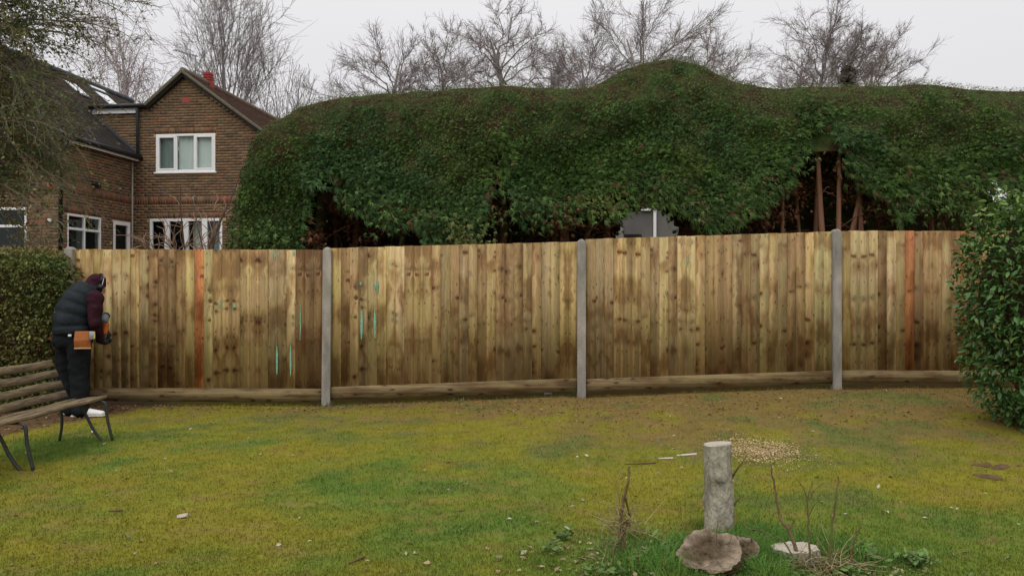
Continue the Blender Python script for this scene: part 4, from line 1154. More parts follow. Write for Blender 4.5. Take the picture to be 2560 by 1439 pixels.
# casement frames of the outer lights
for (a0, a1) in ((0.722, 1.220), (1.800, 2.308)):
    mb = MB()
    for bxx in ((a0, a0 + 0.04, 4.62, 5.54), (a1 - 0.04, a1, 4.62, 5.54), (a0 + 0.04, a1 - 0.04, 5.50, 5.54), (a0 + 0.04, a1 - 0.04, 4.62, 4.66)):
        mb.box(bxx[0], bxx[1], -0.045, 0.018, bxx[2], bxx[3], M=Mg)
    mb.build('casement', M['white'], uw, bevel=0.004)
drape(Mg, 0.69, 1.17, 4.6, 5.56, -0.12, 'greycurtain', uw, amp=0.012, waves=3); drape(Mg, 1.25, 1.77, 4.6, 5.56, -0.12, 'curtain', uw, amp=0.012, waves=3); drape(Mg, 1.8, 2.35, 4.6, 5.56, -0.11, 'curtain', uw, amp=0.004, waves=1)  # curtains, their tones also standing in for reflections in the upper panes
pd = window(Mg, 0.482, 2.568, 0.95, 3.285, [0.98, 1.52, 2.06], name='patio_door', sill=False, fw=0.075, mull=0.15)
drape(Mg, 2.13, 2.52, 1.0, 3.2, -0.28, 'greycurtain', pd)
drape(Mg, 1.57, 1.98, 1.0, 3.2, -0.3, 'curtain', pd)
fwn = window(Mf, -2.498, -0.822, 2.0, 3.305, [-1.65], transom=2.86, fw=0.06)
swn = window(Ms, -2.718, -1.422, 1.9, 3.188, [-2.07], transom=2.83, fw=0.055)
drape(Ms, -2.66, -2.4, 1.95, 2.8, -0.2, 'greycurtain', swn, waves=3); drape(Ms, -1.85, -1.48, 1.95, 2.8, -0.2, 'greycurtain', swn, waves=4)
sd = window(Ms, -0.908, -0.152, 0.95, 3.168, [], name='glazed_door', sill=False, fw=0.1)
tube('door_handle', [Ms(-0.2, 0.02, 2.1), Ms(-0.2, 0.06, 2.1), Ms(-0.32, 0.06, 2.1)], 0.012, M['steel'], sd)
# roofs: courses of small tiles joined on each slope
def tiled(name, O, A, B, la, lb, colr, clip=None, gauge=0.105, wid=0.165, var=0.15):
    """O origin at the eave, A unit along the eave, B unit up the slope"""
    O, A, B = map(np.array, (O, A, B)); Nn_ = np.cross(A, B)
    if Nn_[2] < 0: Nn_ = -Nn_
    V, Fq, C = [], [], []
    nr = int(lb / gauge); ncol = int(la / wid)
    for r_ in range(nr):
        for c in range(ncol + 1):
            a0 = (c - (0.5 if r_ % 2 else 0)) * wid; a1 = a0 + wid - 0.006
            a0, a1 = max(a0, 0), min(a1, la)
            if a1 - a0 < 0.03: continue
            b0 = r_ * gauge - 0.01; b1 = b0 + gauge + 0.02
            if clip and not clip((a0 + a1) / 2, (b0 + b1) / 2): continue
            h0 = 0.026 + random.uniform(-0.004, 0.004); h1 = 0.006
            k = len(V)
            for (a, b, h) in ((a0, b0, h0), (a1, b0, h0), (a1, b1, h1), (a0, b1, h1), (a0, b0, 0), (a1, b0, 0)):
                V.append(O + A * a + B * b + Nn_ * h)
            f = random.uniform(1 - var, 1 + var)
            C += [tuple(x * f for x in colr)] * 6
            Fq += [(k, k + 1, k + 2, k + 3), (k + 4, k + 5, k + 1, k)]
    return tag(mesh_np(name, np.array(V), np.array(Fq), M['tile'], house, col=np.array(C)), kind='stuff')
def nrm(v): v = np.array(v, float); return v / np.linalg.norm(v)
def slab(name, pts, mat, th=0.08):
    P0 = [np.array(p, float) for p in pts]
    n_ = nrm(np.cross(P0[1] - P0[0], P0[2] - P0[0])); n_ = n_ if n_[2] > 0 else -n_
    mb = MB(); k = len(P0)
    mb.poly([p for p in P0] + [p - n_ * th for p in P0], [tuple(range(k)), tuple(range(2 * k - 1, k - 1, -1))] + [(i, (i + 1) % k, k + (i + 1) % k, k + i) for i in range(k)])
    return mb.build(name, mat, house)
grey_t = lin(74, 70, 68); brn_t = lin(104, 84, 74)
RU, RZ = -3.0, 7.71
e0, e1 = np.array([0.2, V0 - 0.1, 4.98 - ZO]), np.array([0.2, 4.9, 4.98 - ZO])
r0_, r1_ = np.array([RU, V0 - 0.1, RZ - ZO]), np.array([RU, 4.9, RZ - ZO])
Bs = nrm(r0_ - e0); slopeL = np.linalg.norm(r0_ - e0)
# right-hand slope of the long wing (stops where the infill wall and gable stand up behind it)
mroof = pmat('roof_underlay', (0.03, 0.028, 0.027), var=0.2, bump=0)
def on_slope(u): return e0 + Bs * ((e0[0] - u) / (-Bs[0]))
roof1 = slab('roof', [e0, [0.2, 0.0, e0[2]], [-1.25, 0.0, on_slope(-1.25)[2]], [-1.25, 4.9, on_slope(-1.25)[2]], r1_, r0_], mroof, 0.1)
tiled('roof_tiles', e0, (0, 1, 0), Bs, 3.1, slopeL, grey_t)
tiled('roof_tiles', on_slope(-1.25) + np.array([0, 3.1, 0]), (0, 1, 0), Bs, 4.85, slopeL * (RU + 1.25) / (RU - 0.2), lin(86, 76, 70))
slab('roof', [[-6.2, V0 - 0.1, 4.98 - ZO], [-6.2, 4.9, 4.98 - ZO], r1_ + np.array([0, 0, -0.01]), r0_ + np.array([0, 0, -0.01])], mroof, 0.1)
# gable wing roof: left and right slopes and ridge going back
ap = np.array([1.50, -0.14, 7.26 - ZO]); apb = np.array([1.50, 6.6, 7.26 - ZO])
lf = np.array([0.42, -0.14, 6.36 - ZO]); rt1 = np.array([2.98, -0.14, 6.17 - ZO]); rt2 = np.array([4.15, -0.14, 5.32 - ZO])
slab('roof', [lf, ap, apb, lf + np.array([0, 6.74, 0])], mroof, 0.09)
slab('roof', [ap, rt1, rt1 + np.array([0, 6.74, 0]), apb], mroof, 0.09)
slab('roof', [rt1, rt2, rt2 + np.array([0, 6.74, 0]), rt1 + np.array([0, 6.74, 0])], mroof, 0.09)
Bg = nrm(ap - rt1)
tiled('roof_tiles', rt1, (0, 1, 0), Bg, 6.7, np.linalg.norm(ap - rt1), brn_t)
tiled('roof_tiles', rt2, (0, 1, 0), nrm(rt1 - rt2), 6.7, np.linalg.norm(rt1 - rt2) + 0.05, brn_t)
tiled('roof_tiles', lf, (0, 1, 0), nrm(ap - lf), 6.7, np.linalg.norm(ap - lf), brn_t)
# verge cement strips, ridge tiles
vm = pmat('mossy_verge', lin(98, 91, 76), var=0.3, scale=20, bump=0.5, bscale=60)
def bar(name, p, q, w, h, mat, parent=house):
    p, q = np.array(p, float), np.array(q, float); d = nrm(q - p)
    s = nrm(np.cross(d, [0, 0, 1.0])) if abs(d[2]) < 0.95 else np.array([1.0, 0, 0]); t = np.cross(s, d)
    P0 = [x + s * a * w / 2 + t * b * h / 2 for x in (p, q) for a, b in ((-1, -1), (1, -1), (1, 1), (-1, 1))]
    return MB().poly(P0, [(3, 2, 1, 0), (4, 5, 6, 7)] + [(i, (i + 1) % 4, 4 + (i + 1) % 4, 4 + i) for i in range(4)]).build(name, mat, parent, bevel=min(w, h) * 0.15)
up_ = np.array([0, -0.02, 0.01])
bar('verge', lf + up_, ap + up_, 0.1, 0.09, vm); bar('verge', ap + up_, rt1 + up_, 0.1, 0.07, vm); bar('verge', rt1 + up_, rt2 + up_, 0.1, 0.07, vm)
for k in range(15):
    p = ap + np.array([0, 0.44 * k, 0.03]); V, Fq = tubes(np.array([[p, p + np.array([0, 0.43, 0.0])]]), np.array([[0.10, 0.095]]), 8, caps=True)
    mesh_np('ridge_tile', V, Fq, vm if k == 0 else pmat('ridge_tile_%d' % k, brn_t, var=0.25, scale=15), house, smooth=True)
for k in range(17):
    p = r0_ + np.array([0, 0.46 * k, 0.03]); V, Fq = tubes(np.array([[p, p + np.array([0, 0.45, 0])]]), np.array([[0.11, 0.105]]), 8, caps=True)
    mesh_np('ridge_tile', V, Fq, M['slate_pipe'], house, smooth=True)
bar('verge', e0 + np.array([0, -0.03, 0.02]), r0_ + np.array([0, -0.03, 0.02]), 0.09, 0.1, M['slate_pipe']); bar('verge', np.array([-6.2, V0 - 0.13, 5.0 - ZO]), r0_ + np.array([0, -0.03, 0.02]), 0.09, 0.1, M['slate_pipe'])
# infill block between the wing and the gable: flat top, gutter, fascia
slab('flat_roof', [[-1.25, -0.05, 6.38 - ZO], [0.5, -0.05, 6.38 - ZO], [0.5, 1.2, 6.40 - ZO], [-1.25, 1.2, 6.40 - ZO]], mroof, 0.06)
bar('fascia', [-1.15, -0.06, 6.25 - ZO], [0.18, -0.06, 6.25 - ZO], 0.03, 0.13, M['white'])
tube('gutter', [[-1.2, -0.14, 6.37 - ZO], [0.47, -0.14, 6.37 - ZO]], 0.062, M['black'], house, sides=10)
# wing eave
bar('fascia', [0.16, V0 - 0.05, 4.93 - ZO], [0.16, -0.02, 4.93 - ZO], 0.03, 0.14, M['white'])
bar('soffit', [0.085, V0 - 0.05, 4.905 - ZO], [0.085, -0.02, 4.905 - ZO], 0.13, 0.015, M['black'])
tube('gutter', [[0.24, V0 - 0.12, 4.975 - ZO], [0.24, -0.02, 4.96 - ZO]], 0.06, M['black'], house, sides=10)
bar('flashing', on_slope(0.2) + np.array([0, 3.08, 0.05]), on_slope(-1.25) + np.array([0, 3.08, 0.05]), 0.05, 0.09, M['slate_pipe'])
# pipes
tube('downpipe', [[0.24, V0 - 0.02, 4.95 - ZO], [0.2, V0 - 0.02, 4.8 - ZO], [0.06, V0 - 0.03, 4.6 - ZO], [0.06, V0 - 0.03, 1.0 - ZO]], 0.05, M['black'], house)
tube('downpipe', [[0.17, -0.14, 6.36 - ZO], [0.17, -0.09, 6.2 - ZO], [0.17, -0.07, 5.05 - ZO]], 0.042, M['slate_pipe'], house)
tube('downpipe', [[0.035, -0.1, 4.86 - ZO], [0.035, -0.1, 1.0 - ZO]], 0.026, M['beige_pipe'], house)
# skylights on the wing slope behind the infill
def skylight(u0, u1, v0, v1):
    f = lambda u, v, h: on_slope(u) + np.array([0, v - (V0 - 0.1), 0]) + nrm(np.array([-Bs[2], 0, Bs[0]]) * -1) * h
    def slab4(name, a0, a1, b0, b1, h0, h1, mat, par):
        P0 = [f(u, v, h) for h in (h0, h1) for (u, v) in ((a0, b0), (a1, b0), (a1, b1), (a0, b1))]
        return MB().poly(P0, [(3, 2, 1, 0), (4, 5, 6, 7)] + [(i, (i + 1) % 4, 4 + (i + 1) % 4, 4 + i) for i in range(4)]).build(name, mat, par)
    fr = slab4('skylight', u0 - 0.05, u1 + 0.05, v0 - 0.06, v1 + 0.06, 0.0, 0.06, M['slate_pipe'], house)
    slab4('pane', u0, u1, v0, v1, 0.05, 0.075, M['skylight'], fr)
skylight(-2.5, -2.08, 0.62, 1.06); skylight(-2.58, -2.12, 2.1, 2.68); skylight(-2.85, -2.76, 2.22, 2.92)
# chimney-like ridge terminal, air brick, lights, alarm box, aerial
rv = MB()
vx, vy = 1.50, 1.3
for k in range(4):
    z = 7.33 - ZO + k * 0.075
    rv.box(vx - 0.11, vx + 0.11, vy - 0.11, vy + 0.11, z, z + 0.045).box(vx - 0.085, vx + 0.085, vy - 0.085, vy + 0.085, z + 0.045, z + 0.075)
rv.box(vx - 0.12, vx + 0.12, vy - 0.12, vy + 0.12, 7.18 - ZO, 7.33 - ZO)
rv.build('flue_terminal', M['terracotta'], house)
ab = MB(); ab.box(1.42, 1.64, -0.001, 0.014, 6.45, 6.60, M=Mg)
for k in range(3): ab.box(1.435, 1.625, 0.014, 0.02, 6.465 + k * 0.045, 6.49 + k * 0.045, M=Mg)
ab.build('air_brick', M['redbrick'], house)
al = MB(); al.box(-0.69, -0.47, 0.0, 0.09, 5.02, 5.20, M=Mf); al.box(-0.69, -0.46, 0.0, 0.13, 5.20, 5.32, M=Mf)
alo = al.build('floodlight', M['white'], house, bevel=0.012)
MB().box(-0.63, -0.54, 0.13, 0.15, 5.22, 5.29, M=Mf).build('lens', M['greyplastic'], alo)
MB().box(-0.66, -0.48, 0.01, 0.1, 4.95, 5.02, M=Mf).build('bracket', M['slate_pipe'], alo)
MB().box(-0.27, -0.17, 0.0, 0.06, 2.94, 3.02, M=Mf).build('sensor_box', M['white'], house, bevel=0.015)
MB().box(-0.78, -0.72, 0.0, 0.05, 3.74, 3.8, M=Mf).build('vent_cowl', M['black'], house, bevel=0.01)
wlp = MB(); wlp.box(-1.81, -1.67, 0.0, 0.10, 3.98, 4.08, M=Ms); wlp.box(-1.79, -1.69, 0.08, 0.2, 3.9, 4.0, M=Ms)
wlp.build('wall_lamp', M['black'], house, bevel=0.015)
ae = tube('aerial', [[1.5, 0.55, 7.2 - ZO], [1.5, 0.55, 7.92 - ZO]], 0.02, M['metal'], house)
tube('boom', [[1.56, 0.55, 7.88 - ZO], [0.9, 0.55, 8.08 - ZO]], 0.015, M['metal'], ae)
for k in range(9):
    t = k / 8; p = np.array([1.56, 0.55, 7.88 - ZO]) * (1 - t) + np.array([0.9, 0.55, 8.08 - ZO]) * t
    tube('element', [p + np.array([0.0, -0.12, -0.05 + 0.0]), p + np.array([0, 0.12, 0.05])], 0.009, M['metal'], ae, sides=5)

# ------------------------------------------------------------------ neighbour's pale building seen through the hedge arch
nb = empty('rendered_outbuilding', (3.6, 17.0, 1.0))
tag(nb, 'grey rendered wall with white corner post seen through the arch in the hedge', 'building')
def nbx(x0, x1, y0, y1, z0, z1): return (x0 - 3.6, x1 - 3.6, y0 - 17, y1 - 17, z0 - 1.0, z1 - 1.0)
m = MB(); m.box(*nbx(1.2, 5.4, 17.0, 20.0, 0.6, 3.4)); m.build('wall', M['render'], nb)
m = MB(); m.box(*nbx(3.07, 3.13, 16.9, 16.98, 0.6, 3.1)); m.build('white_post', M['white'], nb, bevel=0.006)
m = MB(); m.box(*nbx(2.80, 3.065, 16.93, 16.99, 3.06, 3.11)); m.build('white_fascia', M['white'], nb)
m = MB(); m.box(*nbx(2.45, 2.82, 16.985, 17.02, 0.9, 2.55)); m.build('window', M['room'], nb)
m = MB(); m.box(*nbx(2.2, 2.42, 16.95, 17.02, 0.9, 2.75)); m.build('pale_pillar', pmat('pale_render', lin(128, 126, 122), var=0.1), nb)
m = MB(); m.poly([(-2.6, -0.2, 2.42), (2.0, -0.2, 2.42), (2.0, 3.2, 2.8), (-2.6, 3.2, 2.8), (-2.6, -0.2, 2.5), (2.0, -0.2, 2.5), (2.0, 3.2, 2.88), (-2.6, 3.2, 2.88)], [(3, 2, 1, 0), (4, 5, 6, 7), (0, 1, 5, 4), (1, 2, 6, 5), (2, 3, 7, 6), (3, 0, 4, 7)])
m.build('roof', M['slate_pipe'], nb)

# ------------------------------------------------------------------ bare shrub in front of the patio doors
sx, sy = (500 - 1280) / F * 15.5, 15.5
shrub = empty('bare_shrub', (sx, sy, float(ground_z(sx, sy, False)) - 0.05))
tag(shrub, 'leafless tan shrub with arching stems in front of the patio doors', 'shrub')
so = np.array(shrub.location)
pp, pr, p2, r2 = [], [], [], []
rs = random.Random(4)
for k in range(17):
    a = rs.uniform(0, 6.28); L_ = rs.uniform(2.2, 3.4)
    d = np.array([math.cos(a) * 0.20, math.sin(a) * 0.2, 1.0]); p = np.array([rs.uniform(-0.3, 0.3), rs.uniform(-0.2, 0.2), 0.0]); pts = [p]
    for i in range(7):
        d = d / np.linalg.norm(d); p = p + d * L_ / 7; pts.append(p)
        d = d + np.array([math.cos(a) * 0.09, 0.02, -0.03 - 0.035 * i]) * rs.uniform(0.3, 1.4) + np.array([rs.gauss(0, 0.13), rs.gauss(0, 0.1), rs.gauss(0, 0.05)])
    pp.append(pts); pr.append(np.linspace(0.028, 0.008, 8))
    for j in range(12):
        t = rs.uniform(0.35, 0.98) * 7; i = int(t); q = pts[i]
        dd = pts[min(i + 1, 7)] - pts[max(i - 1, 0)]; dd = dd / np.linalg.norm(dd) + np.array([rs.gauss(0, 0.7), rs.gauss(0, 0.5), rs.gauss(0.1, 0.4)])
        ll = rs.uniform(0.25, 0.8); qq = [q]
        for s_ in range(4):
            dd = dd / np.linalg.norm(dd); q = q + dd * ll / 4; qq.append(q); dd = dd + np.array([rs.gauss(0, 0.25), rs.gauss(0, 0.2), -0.18])
        p2.append(qq); r2.append(np.linspace(0.011, 0.006, 5))
V, Fq = tubes(np.array(pp), np.array(pr), 6)
st = pmat('shrub_stem', (0.12, 0.075, 0.055), var=0.3, scale=9)
mesh_np('stem', V, Fq, st, shrub, smooth=True)
V, Fq = tubes(np.array(p2), np.array(r2), 4)
mesh_np('twigs', V, Fq, pmat('shrub_twig', (0.3, 0.2, 0.13), var=0.3, scale=5), shrub)

# ------------------------------------------------------------------ overhanging budding tree on the left
tx, ty = -9.3, 12.0
otree = empty('budding_tree', (tx, ty, float(ground_z(tx, ty, False)) - 0.1))
tag(otree, 'olive-green budding tree overhanging the house from the left edge', 'tree')
rd = random.Random(77)
lim, limr, br, brr, tw, twr, LP, LD = [], [], [], [], [], [], [], []
tr_pts = [np.array([0, 0, 0.0]), np.array([0.1, 0, 2.0]), np.array([0.0, 0.1, 4.5]), np.array([0.2, 0, 8.0])]
for k in range(106):
    z = rd.uniform(3.1, 8.8); a = rd.gauss(0.0, 0.62)
    L_ = rd.uniform(1.2, 2.8) if z < 4.3 else (rd.uniform(1.6, 3.3) if z < 5.7 else rd.uniform(2.3, 4.9))
    d = np.array([math.cos(a), math.sin(a) * 0.75, rd.uniform(0.0, 0.6)]); p = np.array([0.05, 0, z]); pts = [p]
    for i in range(9):
        d = d / np.linalg.norm(d); p = p + d * L_ / 9; pts.append(p)
        d = d + np.array([rd.gauss(0, 0.10), rd.gauss(0, 0.10), -0.09 + rd.gauss(0, 0.09)])
    lim.append(pts); limr.append(np.linspace(0.024, 0.005, 10))
    for j in range(17):
        t = rd.uniform(0.2, 1.0) * 8.9; i = int(t); q = pts[i] * (1 - t + i) + pts[min(i + 1, 9)] * (t - i)
        dd = pts[min(i + 1, 9)] - pts[i]; dd = dd / (np.linalg.norm(dd) + 1e-6) + np.array([rd.gauss(0, 0.6), rd.gauss(0, 0.6), rd.gauss(0.05, 0.6)])
        ll = rd.uniform(0.35, 1.1); qq = [q]
        for s_ in range(5):
            dd = dd / np.linalg.norm(dd); q = q + dd * ll / 5; qq.append(q); dd = dd + np.array([rd.gauss(0.05, 0.22), rd.gauss(0, 0.2), -0.14 + rd.gauss(0, 0.12)])
        br.append(qq); brr.append(np.linspace(0.0065, 0.003, 6))
        for m_ in range(6):
            i2 = rd.randint(0, 4); q2 = qq[i2] + (qq[i2 + 1] - qq[i2]) * rd.random()
            d2 = (qq[i2 + 1] - qq[i2]); d2 = d2 / np.linalg.norm(d2) + np.array([rd.gauss(0, 0.8), rd.gauss(0, 0.8), rd.gauss(-0.1, 0.8)]); d2 /= np.linalg.norm(d2)
            l2 = rd.uniform(0.12, 0.45)
            q3 = [q2, q2 + d2 * l2 * 0.5, q2 + d2 * l2 + np.array([0, 0, -0.05 * l2])]
            tw.append(q3); twr.append([0.0036, 0.003, 0.0022])
            dens = min(1.0, max(0.05, 1.55 - (q2[0]) / 1.9))
            for b_ in range(8):
                if rd.random() < dens * 0.85:
                    LP.append(q3[0] + (q3[2] - q3[0]) * rd.random()); LD.append(d2)
mesh_np('trunk', *tubes(smooth_path(tr_pts, 12)[None], np.linspace(0.2, 0.07, 12)[None], 9), M['mossbark'], otree, smooth=True)
V1, F1 = tubes(np.array(lim), np.array(limr), 5); V2, F2 = tubes(np.array(br), np.array(brr), 4); V3, F3 = tubes(np.array(tw), np.array(twr), 3)
mesh_np('branches', np.concatenate([V1, V2, V3]), np.concatenate([F1, F2 + len(V1), F3 + len(V1) + len(V2)]), M['mossbark'], otree)
LP = np.array(LP); LD = np.array(LD)
leaf4 = np.array([(0, 0, 0), (0.32, 0.5, 0.06), (0, 1, -0.05), (-0.32, 0.5, 0.06)])
V, Fa = scatter(leaf4, np.array([[0, 1, 2, 3]]), LP, frames(LD + rng.normal(0, 0.8, LP.shape), rng.uniform(0, 6.28, len(LP))), rng.uniform(0.028, 0.07, len(LP)))
cc = np.array([0.2, 0.185, 0.066])[None] * (0.6 + 0.7 * rng.random(len(LP)))[:, None]
gsel = fbm(LP, 1.2, 7, 2) > 0.56
cc[gsel] = np.array([0.115, 0.175, 0.045]) * (0.7 + 0.6 * rng.random(gsel.sum()))[:, None]
tag(mesh_np('leaves', V, Fa, M['hedgeleaf'], otree, col=rep(cc, 4)), kind='stuff')
# yellow-green flower tufts
tips = [l[-1] for l in br]; rd.shuffle(tips)
Pq = []
for t_ in [t for t in tips if 2.0 < t[0] < 4.4][:75]: Pq += [t_ + np.array([rd.gauss(0, 0.035), rd.gauss(0, 0.03), rd.gauss(0, 0.035)]) for _ in range(26)]
Pq = np.array(Pq)
V, Fa = scatter(leaf4, np.array([[0, 1, 2, 3]]), Pq, frames(rng.normal(0, 1, Pq.shape)), rng.uniform(0.02, 0.04, len(Pq)))
tag(mesh_np('flower_tufts', V, Fa, M['hedgeleaf'], otree, col=rep(np.array([0.5, 0.47, 0.10])[None] * (0.6 + 0.6 * rng.random(len(Pq)))[:, None], 4)), kind='stuff')

# ------------------------------------------------------------------ small-leaved hedge on the left
lh = empty('clipped_garden_hedge', (-6.3, 9.0, 0.0))
tag(lh, 'lower leafy garden hedge at the left, behind the slatted bench', 'hedge')
lo = np.array(lh.location)
def lh_in(P):
    x, y, z = P.T
    n_ = (fbm(P, 1.7, 201, 3) - 0.5) * 0.32
    right = -5.02 - 0.12 * sstep(1.2, 1.85, z) - x
    return smin(smin(smin(1.80 - z, y - 8.5 + n_ - 0.06 * (1.8 - z), 0.22), 9.75 - y + 0 * x, 0.2), right + n_ * 0.4, 0.3)
NS = 500000
Ps = np.c_[rng.uniform(-8.3, -4.85, NS), rng.uniform(8.2, 9.9, NS), rng.uniform(0.05, 1.95, NS)]
g_ = lh_in(Ps); kp = (g_ > -0.02) & (g_ < 0.16) & ((Ps[:, 1] < 9.1) | (Ps[:, 2] > 1.5))
Ps = Ps[kp]
if len(Ps) > 34000: Ps = Ps[rng.choice(len(Ps), 34000, replace=False)]
Nn = -np.stack([(lh_in(Ps + d) - lh_in(Ps - d)) / 0.06 for d in np.eye(3) * 0.03], -1)
leafq = np.array([(0, 0, 0), (0.27, 0.5, 0.07), (0, 1.0, -0.08), (-0.27, 0.5, 0.07)]); leafqf = np.array([(0, 1, 2), (0, 2, 3)])
leaf6 = np.array([(0, 0, 0), (0.27, 0.35, 0.07), (0.22, 0.75, 0.03), (0, 1.0, -0.12), (-0.22, 0.75, 0.03), (-0.27, 0.35, 0.07), (0, 0.5, 0.0)])
leaf6f = np.array([(0, 1, 6), (1, 2, 6), (2, 3, 6), (3, 4, 6), (4, 5, 6), (5, 0, 6)])
V, Fa = scatter(leafq, leafqf, Ps - lo, frames(Nn * 0.6 + rng.normal(0, 0.6, Ps.shape) + np.array([0, -0.1, -0.1]), rng.normal(0, 0.9, len(Ps))), rng.uniform(0.028, 0.062, len(Ps)))
n1 = fbm(Ps, 2.0, 211, 3); rr = rng.random(len(Ps))
C = np.array([0.085, 0.145, 0.032])[None] + (np.array([0.165, 0.185, 0.042]) - np.array([0.085, 0.145, 0.032]))[None] * sstep(0.35, 0.65, n1)[:, None]
wb = (sstep(0.55, 0.68, fbm(Ps, 1.3, 221, 3)) * 0.7 + 0.9 * sstep(1.70, 1.8, Ps[:, 2]))[:, None]
C = C * (1 - np.clip(wb, 0, 0.9)) + np.array([0.21, 0.165, 0.055]) * np.clip(wb, 0, 0.9)
C = C * 0.86
C[rr > 0.985] = (0.3, 0.13, 0.06)
C *= (0.6 + 0.75 * rng.random(len(Ps)))[:, None]
tag(mesh_np('foliage', V, Fa, M['hedgeleaf'], lh, col=rep(C, 4)), kind='stuff')
m = MB(); m.box(-8.3 - lo[0], -5.2 - lo[0], 8.86 - lo[1], 9.6 - lo[1], 0.0, 1.6)
tag(m.build('opaque_core', M['inner'], lh), kind='stuff')
for k in range(9):
    x = -8.0 + k * 0.36
    tube('stem', [[x - lo[0], 8.75 - lo[1], 0], [x + 0.05 - lo[0], 8.72 - lo[1], 0.5], [x - lo[0], 8.76 - lo[1], 1.1]], [0.02, 0.016, 0.008], M['stalk'], lh, sides=6)

# ------------------------------------------------------------------ glossy laurel bush on the right
lb = empty('laurel_bush', (4.85, 7.1, float(ground_z(4.85, 7.1))))
tag(lb, 'rounded glossy-leaved evergreen bush at the right edge in front of the fence', 'bush')
bo = np.array(lb.location)
BC, BRd = np.array([5.02, 7.1, 1.19]), np.array([0.95, 0.9, 1.2])
n_ = 15000
dr = rng.normal(0, 1, (n_ * 2, 3)); dr /= np.linalg.norm(dr, axis=1, keepdims=True)
ex = 2.5
rad = (np.abs(dr) ** ex).sum(1) ** (-1 / ex)
lum = 0.93 + 0.24 * (fbm(dr * 2.2 + 7, 1.0, 301, 3) - 0.5)
depth = rng.uniform(0.80, 1.02, n_ * 2)
P = BC + dr * (rad * lum * depth)[:, None] * BRd
kp = (P[:, 2] > 0.12) & ((dr[:, 1] < 0.35))
P, dr, depth = P[kp][:n_], dr[kp][:n_], depth[kp][:n_]
D = dr * 0.55 + rng.normal(0, 0.5, P.shape) + np.array([-0.1, -0.2, -0.15])
leafL = np.array([(0, 0, 0), (0.16, 0.2, 0.05), (0.215, 0.5, 0.06), (0.13, 0.82, 0.02), (0, 1.05, -0.1), (-0.13, 0.82, 0.02), (-0.215, 0.5, 0.06), (-0.16, 0.2, 0.05), (0, 0.25, 0.0), (0, 0.55, 0.0), (0, 0.82, -0.04)])
leafLf = np.array([(0, 1, 8), (1, 2, 8), (8, 2, 9), (2, 3, 9), (9, 3, 10), (3, 4, 10), (4, 5, 10), (10, 5, 9), (5, 6, 9), (9, 6, 8), (6, 7, 8), (7, 0, 8)])
Mx = frames(D, rng.normal(0, 0.7, len(P))); S = rng.uniform(0.036, 0.08, len(P))
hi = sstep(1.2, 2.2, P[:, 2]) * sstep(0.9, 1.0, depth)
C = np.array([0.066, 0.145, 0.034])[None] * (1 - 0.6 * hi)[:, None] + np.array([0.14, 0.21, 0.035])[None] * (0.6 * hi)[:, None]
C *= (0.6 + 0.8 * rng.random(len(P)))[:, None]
yl = rng.random(len(P)) > 0.94; C[yl] = np.array([0.13, 0.17, 0.03]); yl = rng.random(len(P)) > 0.99; C[yl] = np.array([0.2, 0.13, 0.05])
pxl = 1280 + F * P[:, 0] / P[:, 1]
score = depth * 2 - P[:, 1] * 0.2 - 10 * (pxl > 2575) - 3 * (dr[:, 1] > -0.1)
big = np.argsort(-score)[:300]
rest = np.setdiff1d(np.arange(len(P)), big)
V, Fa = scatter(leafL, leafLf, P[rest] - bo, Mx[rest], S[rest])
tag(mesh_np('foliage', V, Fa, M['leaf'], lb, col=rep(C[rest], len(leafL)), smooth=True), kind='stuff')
lm = mesh_np('leaf', leafL, leafLf, M['leaf_obj'], lb, smooth=True)
for k, i in enumerate(big):
    o = lm if k == 0 else bpy.data.objects.new('leaf', lm.data)
    if k: COL.objects.link(o); o.parent = lb
    Mt = Matrix([list(Mx[i][0]) + [0], list(Mx[i][1]) + [0], list(Mx[i][2]) + [0], [0, 0, 0, 1]])
    o.matrix_local = Matrix.Translation(Vector(P[i] - bo)) @ Mt @ Matrix.Scale(float(S[i]), 4)
    o.color = (*C[i], 1)
bm = bmesh.new(); bmesh.ops.create_icosphere(bm, subdivisions=3, radius=1.0)
for v in bm.verts:
    p = np.array(v.co); rr_ = (np.abs(p) ** ex).sum() ** (-1 / ex)
    v.co = Vector((BC - bo) + p * rr_ * BRd * 0.68)
me = bpy.data.meshes.new('opaque_core'); bm.to_mesh(me); bm.free(); me.materials.append(M['inner'])
o = bpy.data.objects.new('opaque_core', me); o.parent = lb; COL.objects.link(o); tag(o, kind='stuff')
for k in range(6):
    a = k * 1.05; tube('stem', [[0.1 * math.cos(a), 0.1 * math.sin(a), -0.05], [0.3 * math.cos(a), 0.3 * math.sin(a), 0.5], [0.5 * math.cos(a), 0.45 * math.sin(a), 1.2]], [0.022, 0.018, 0.01], M['stalk'], lb, sides=6)

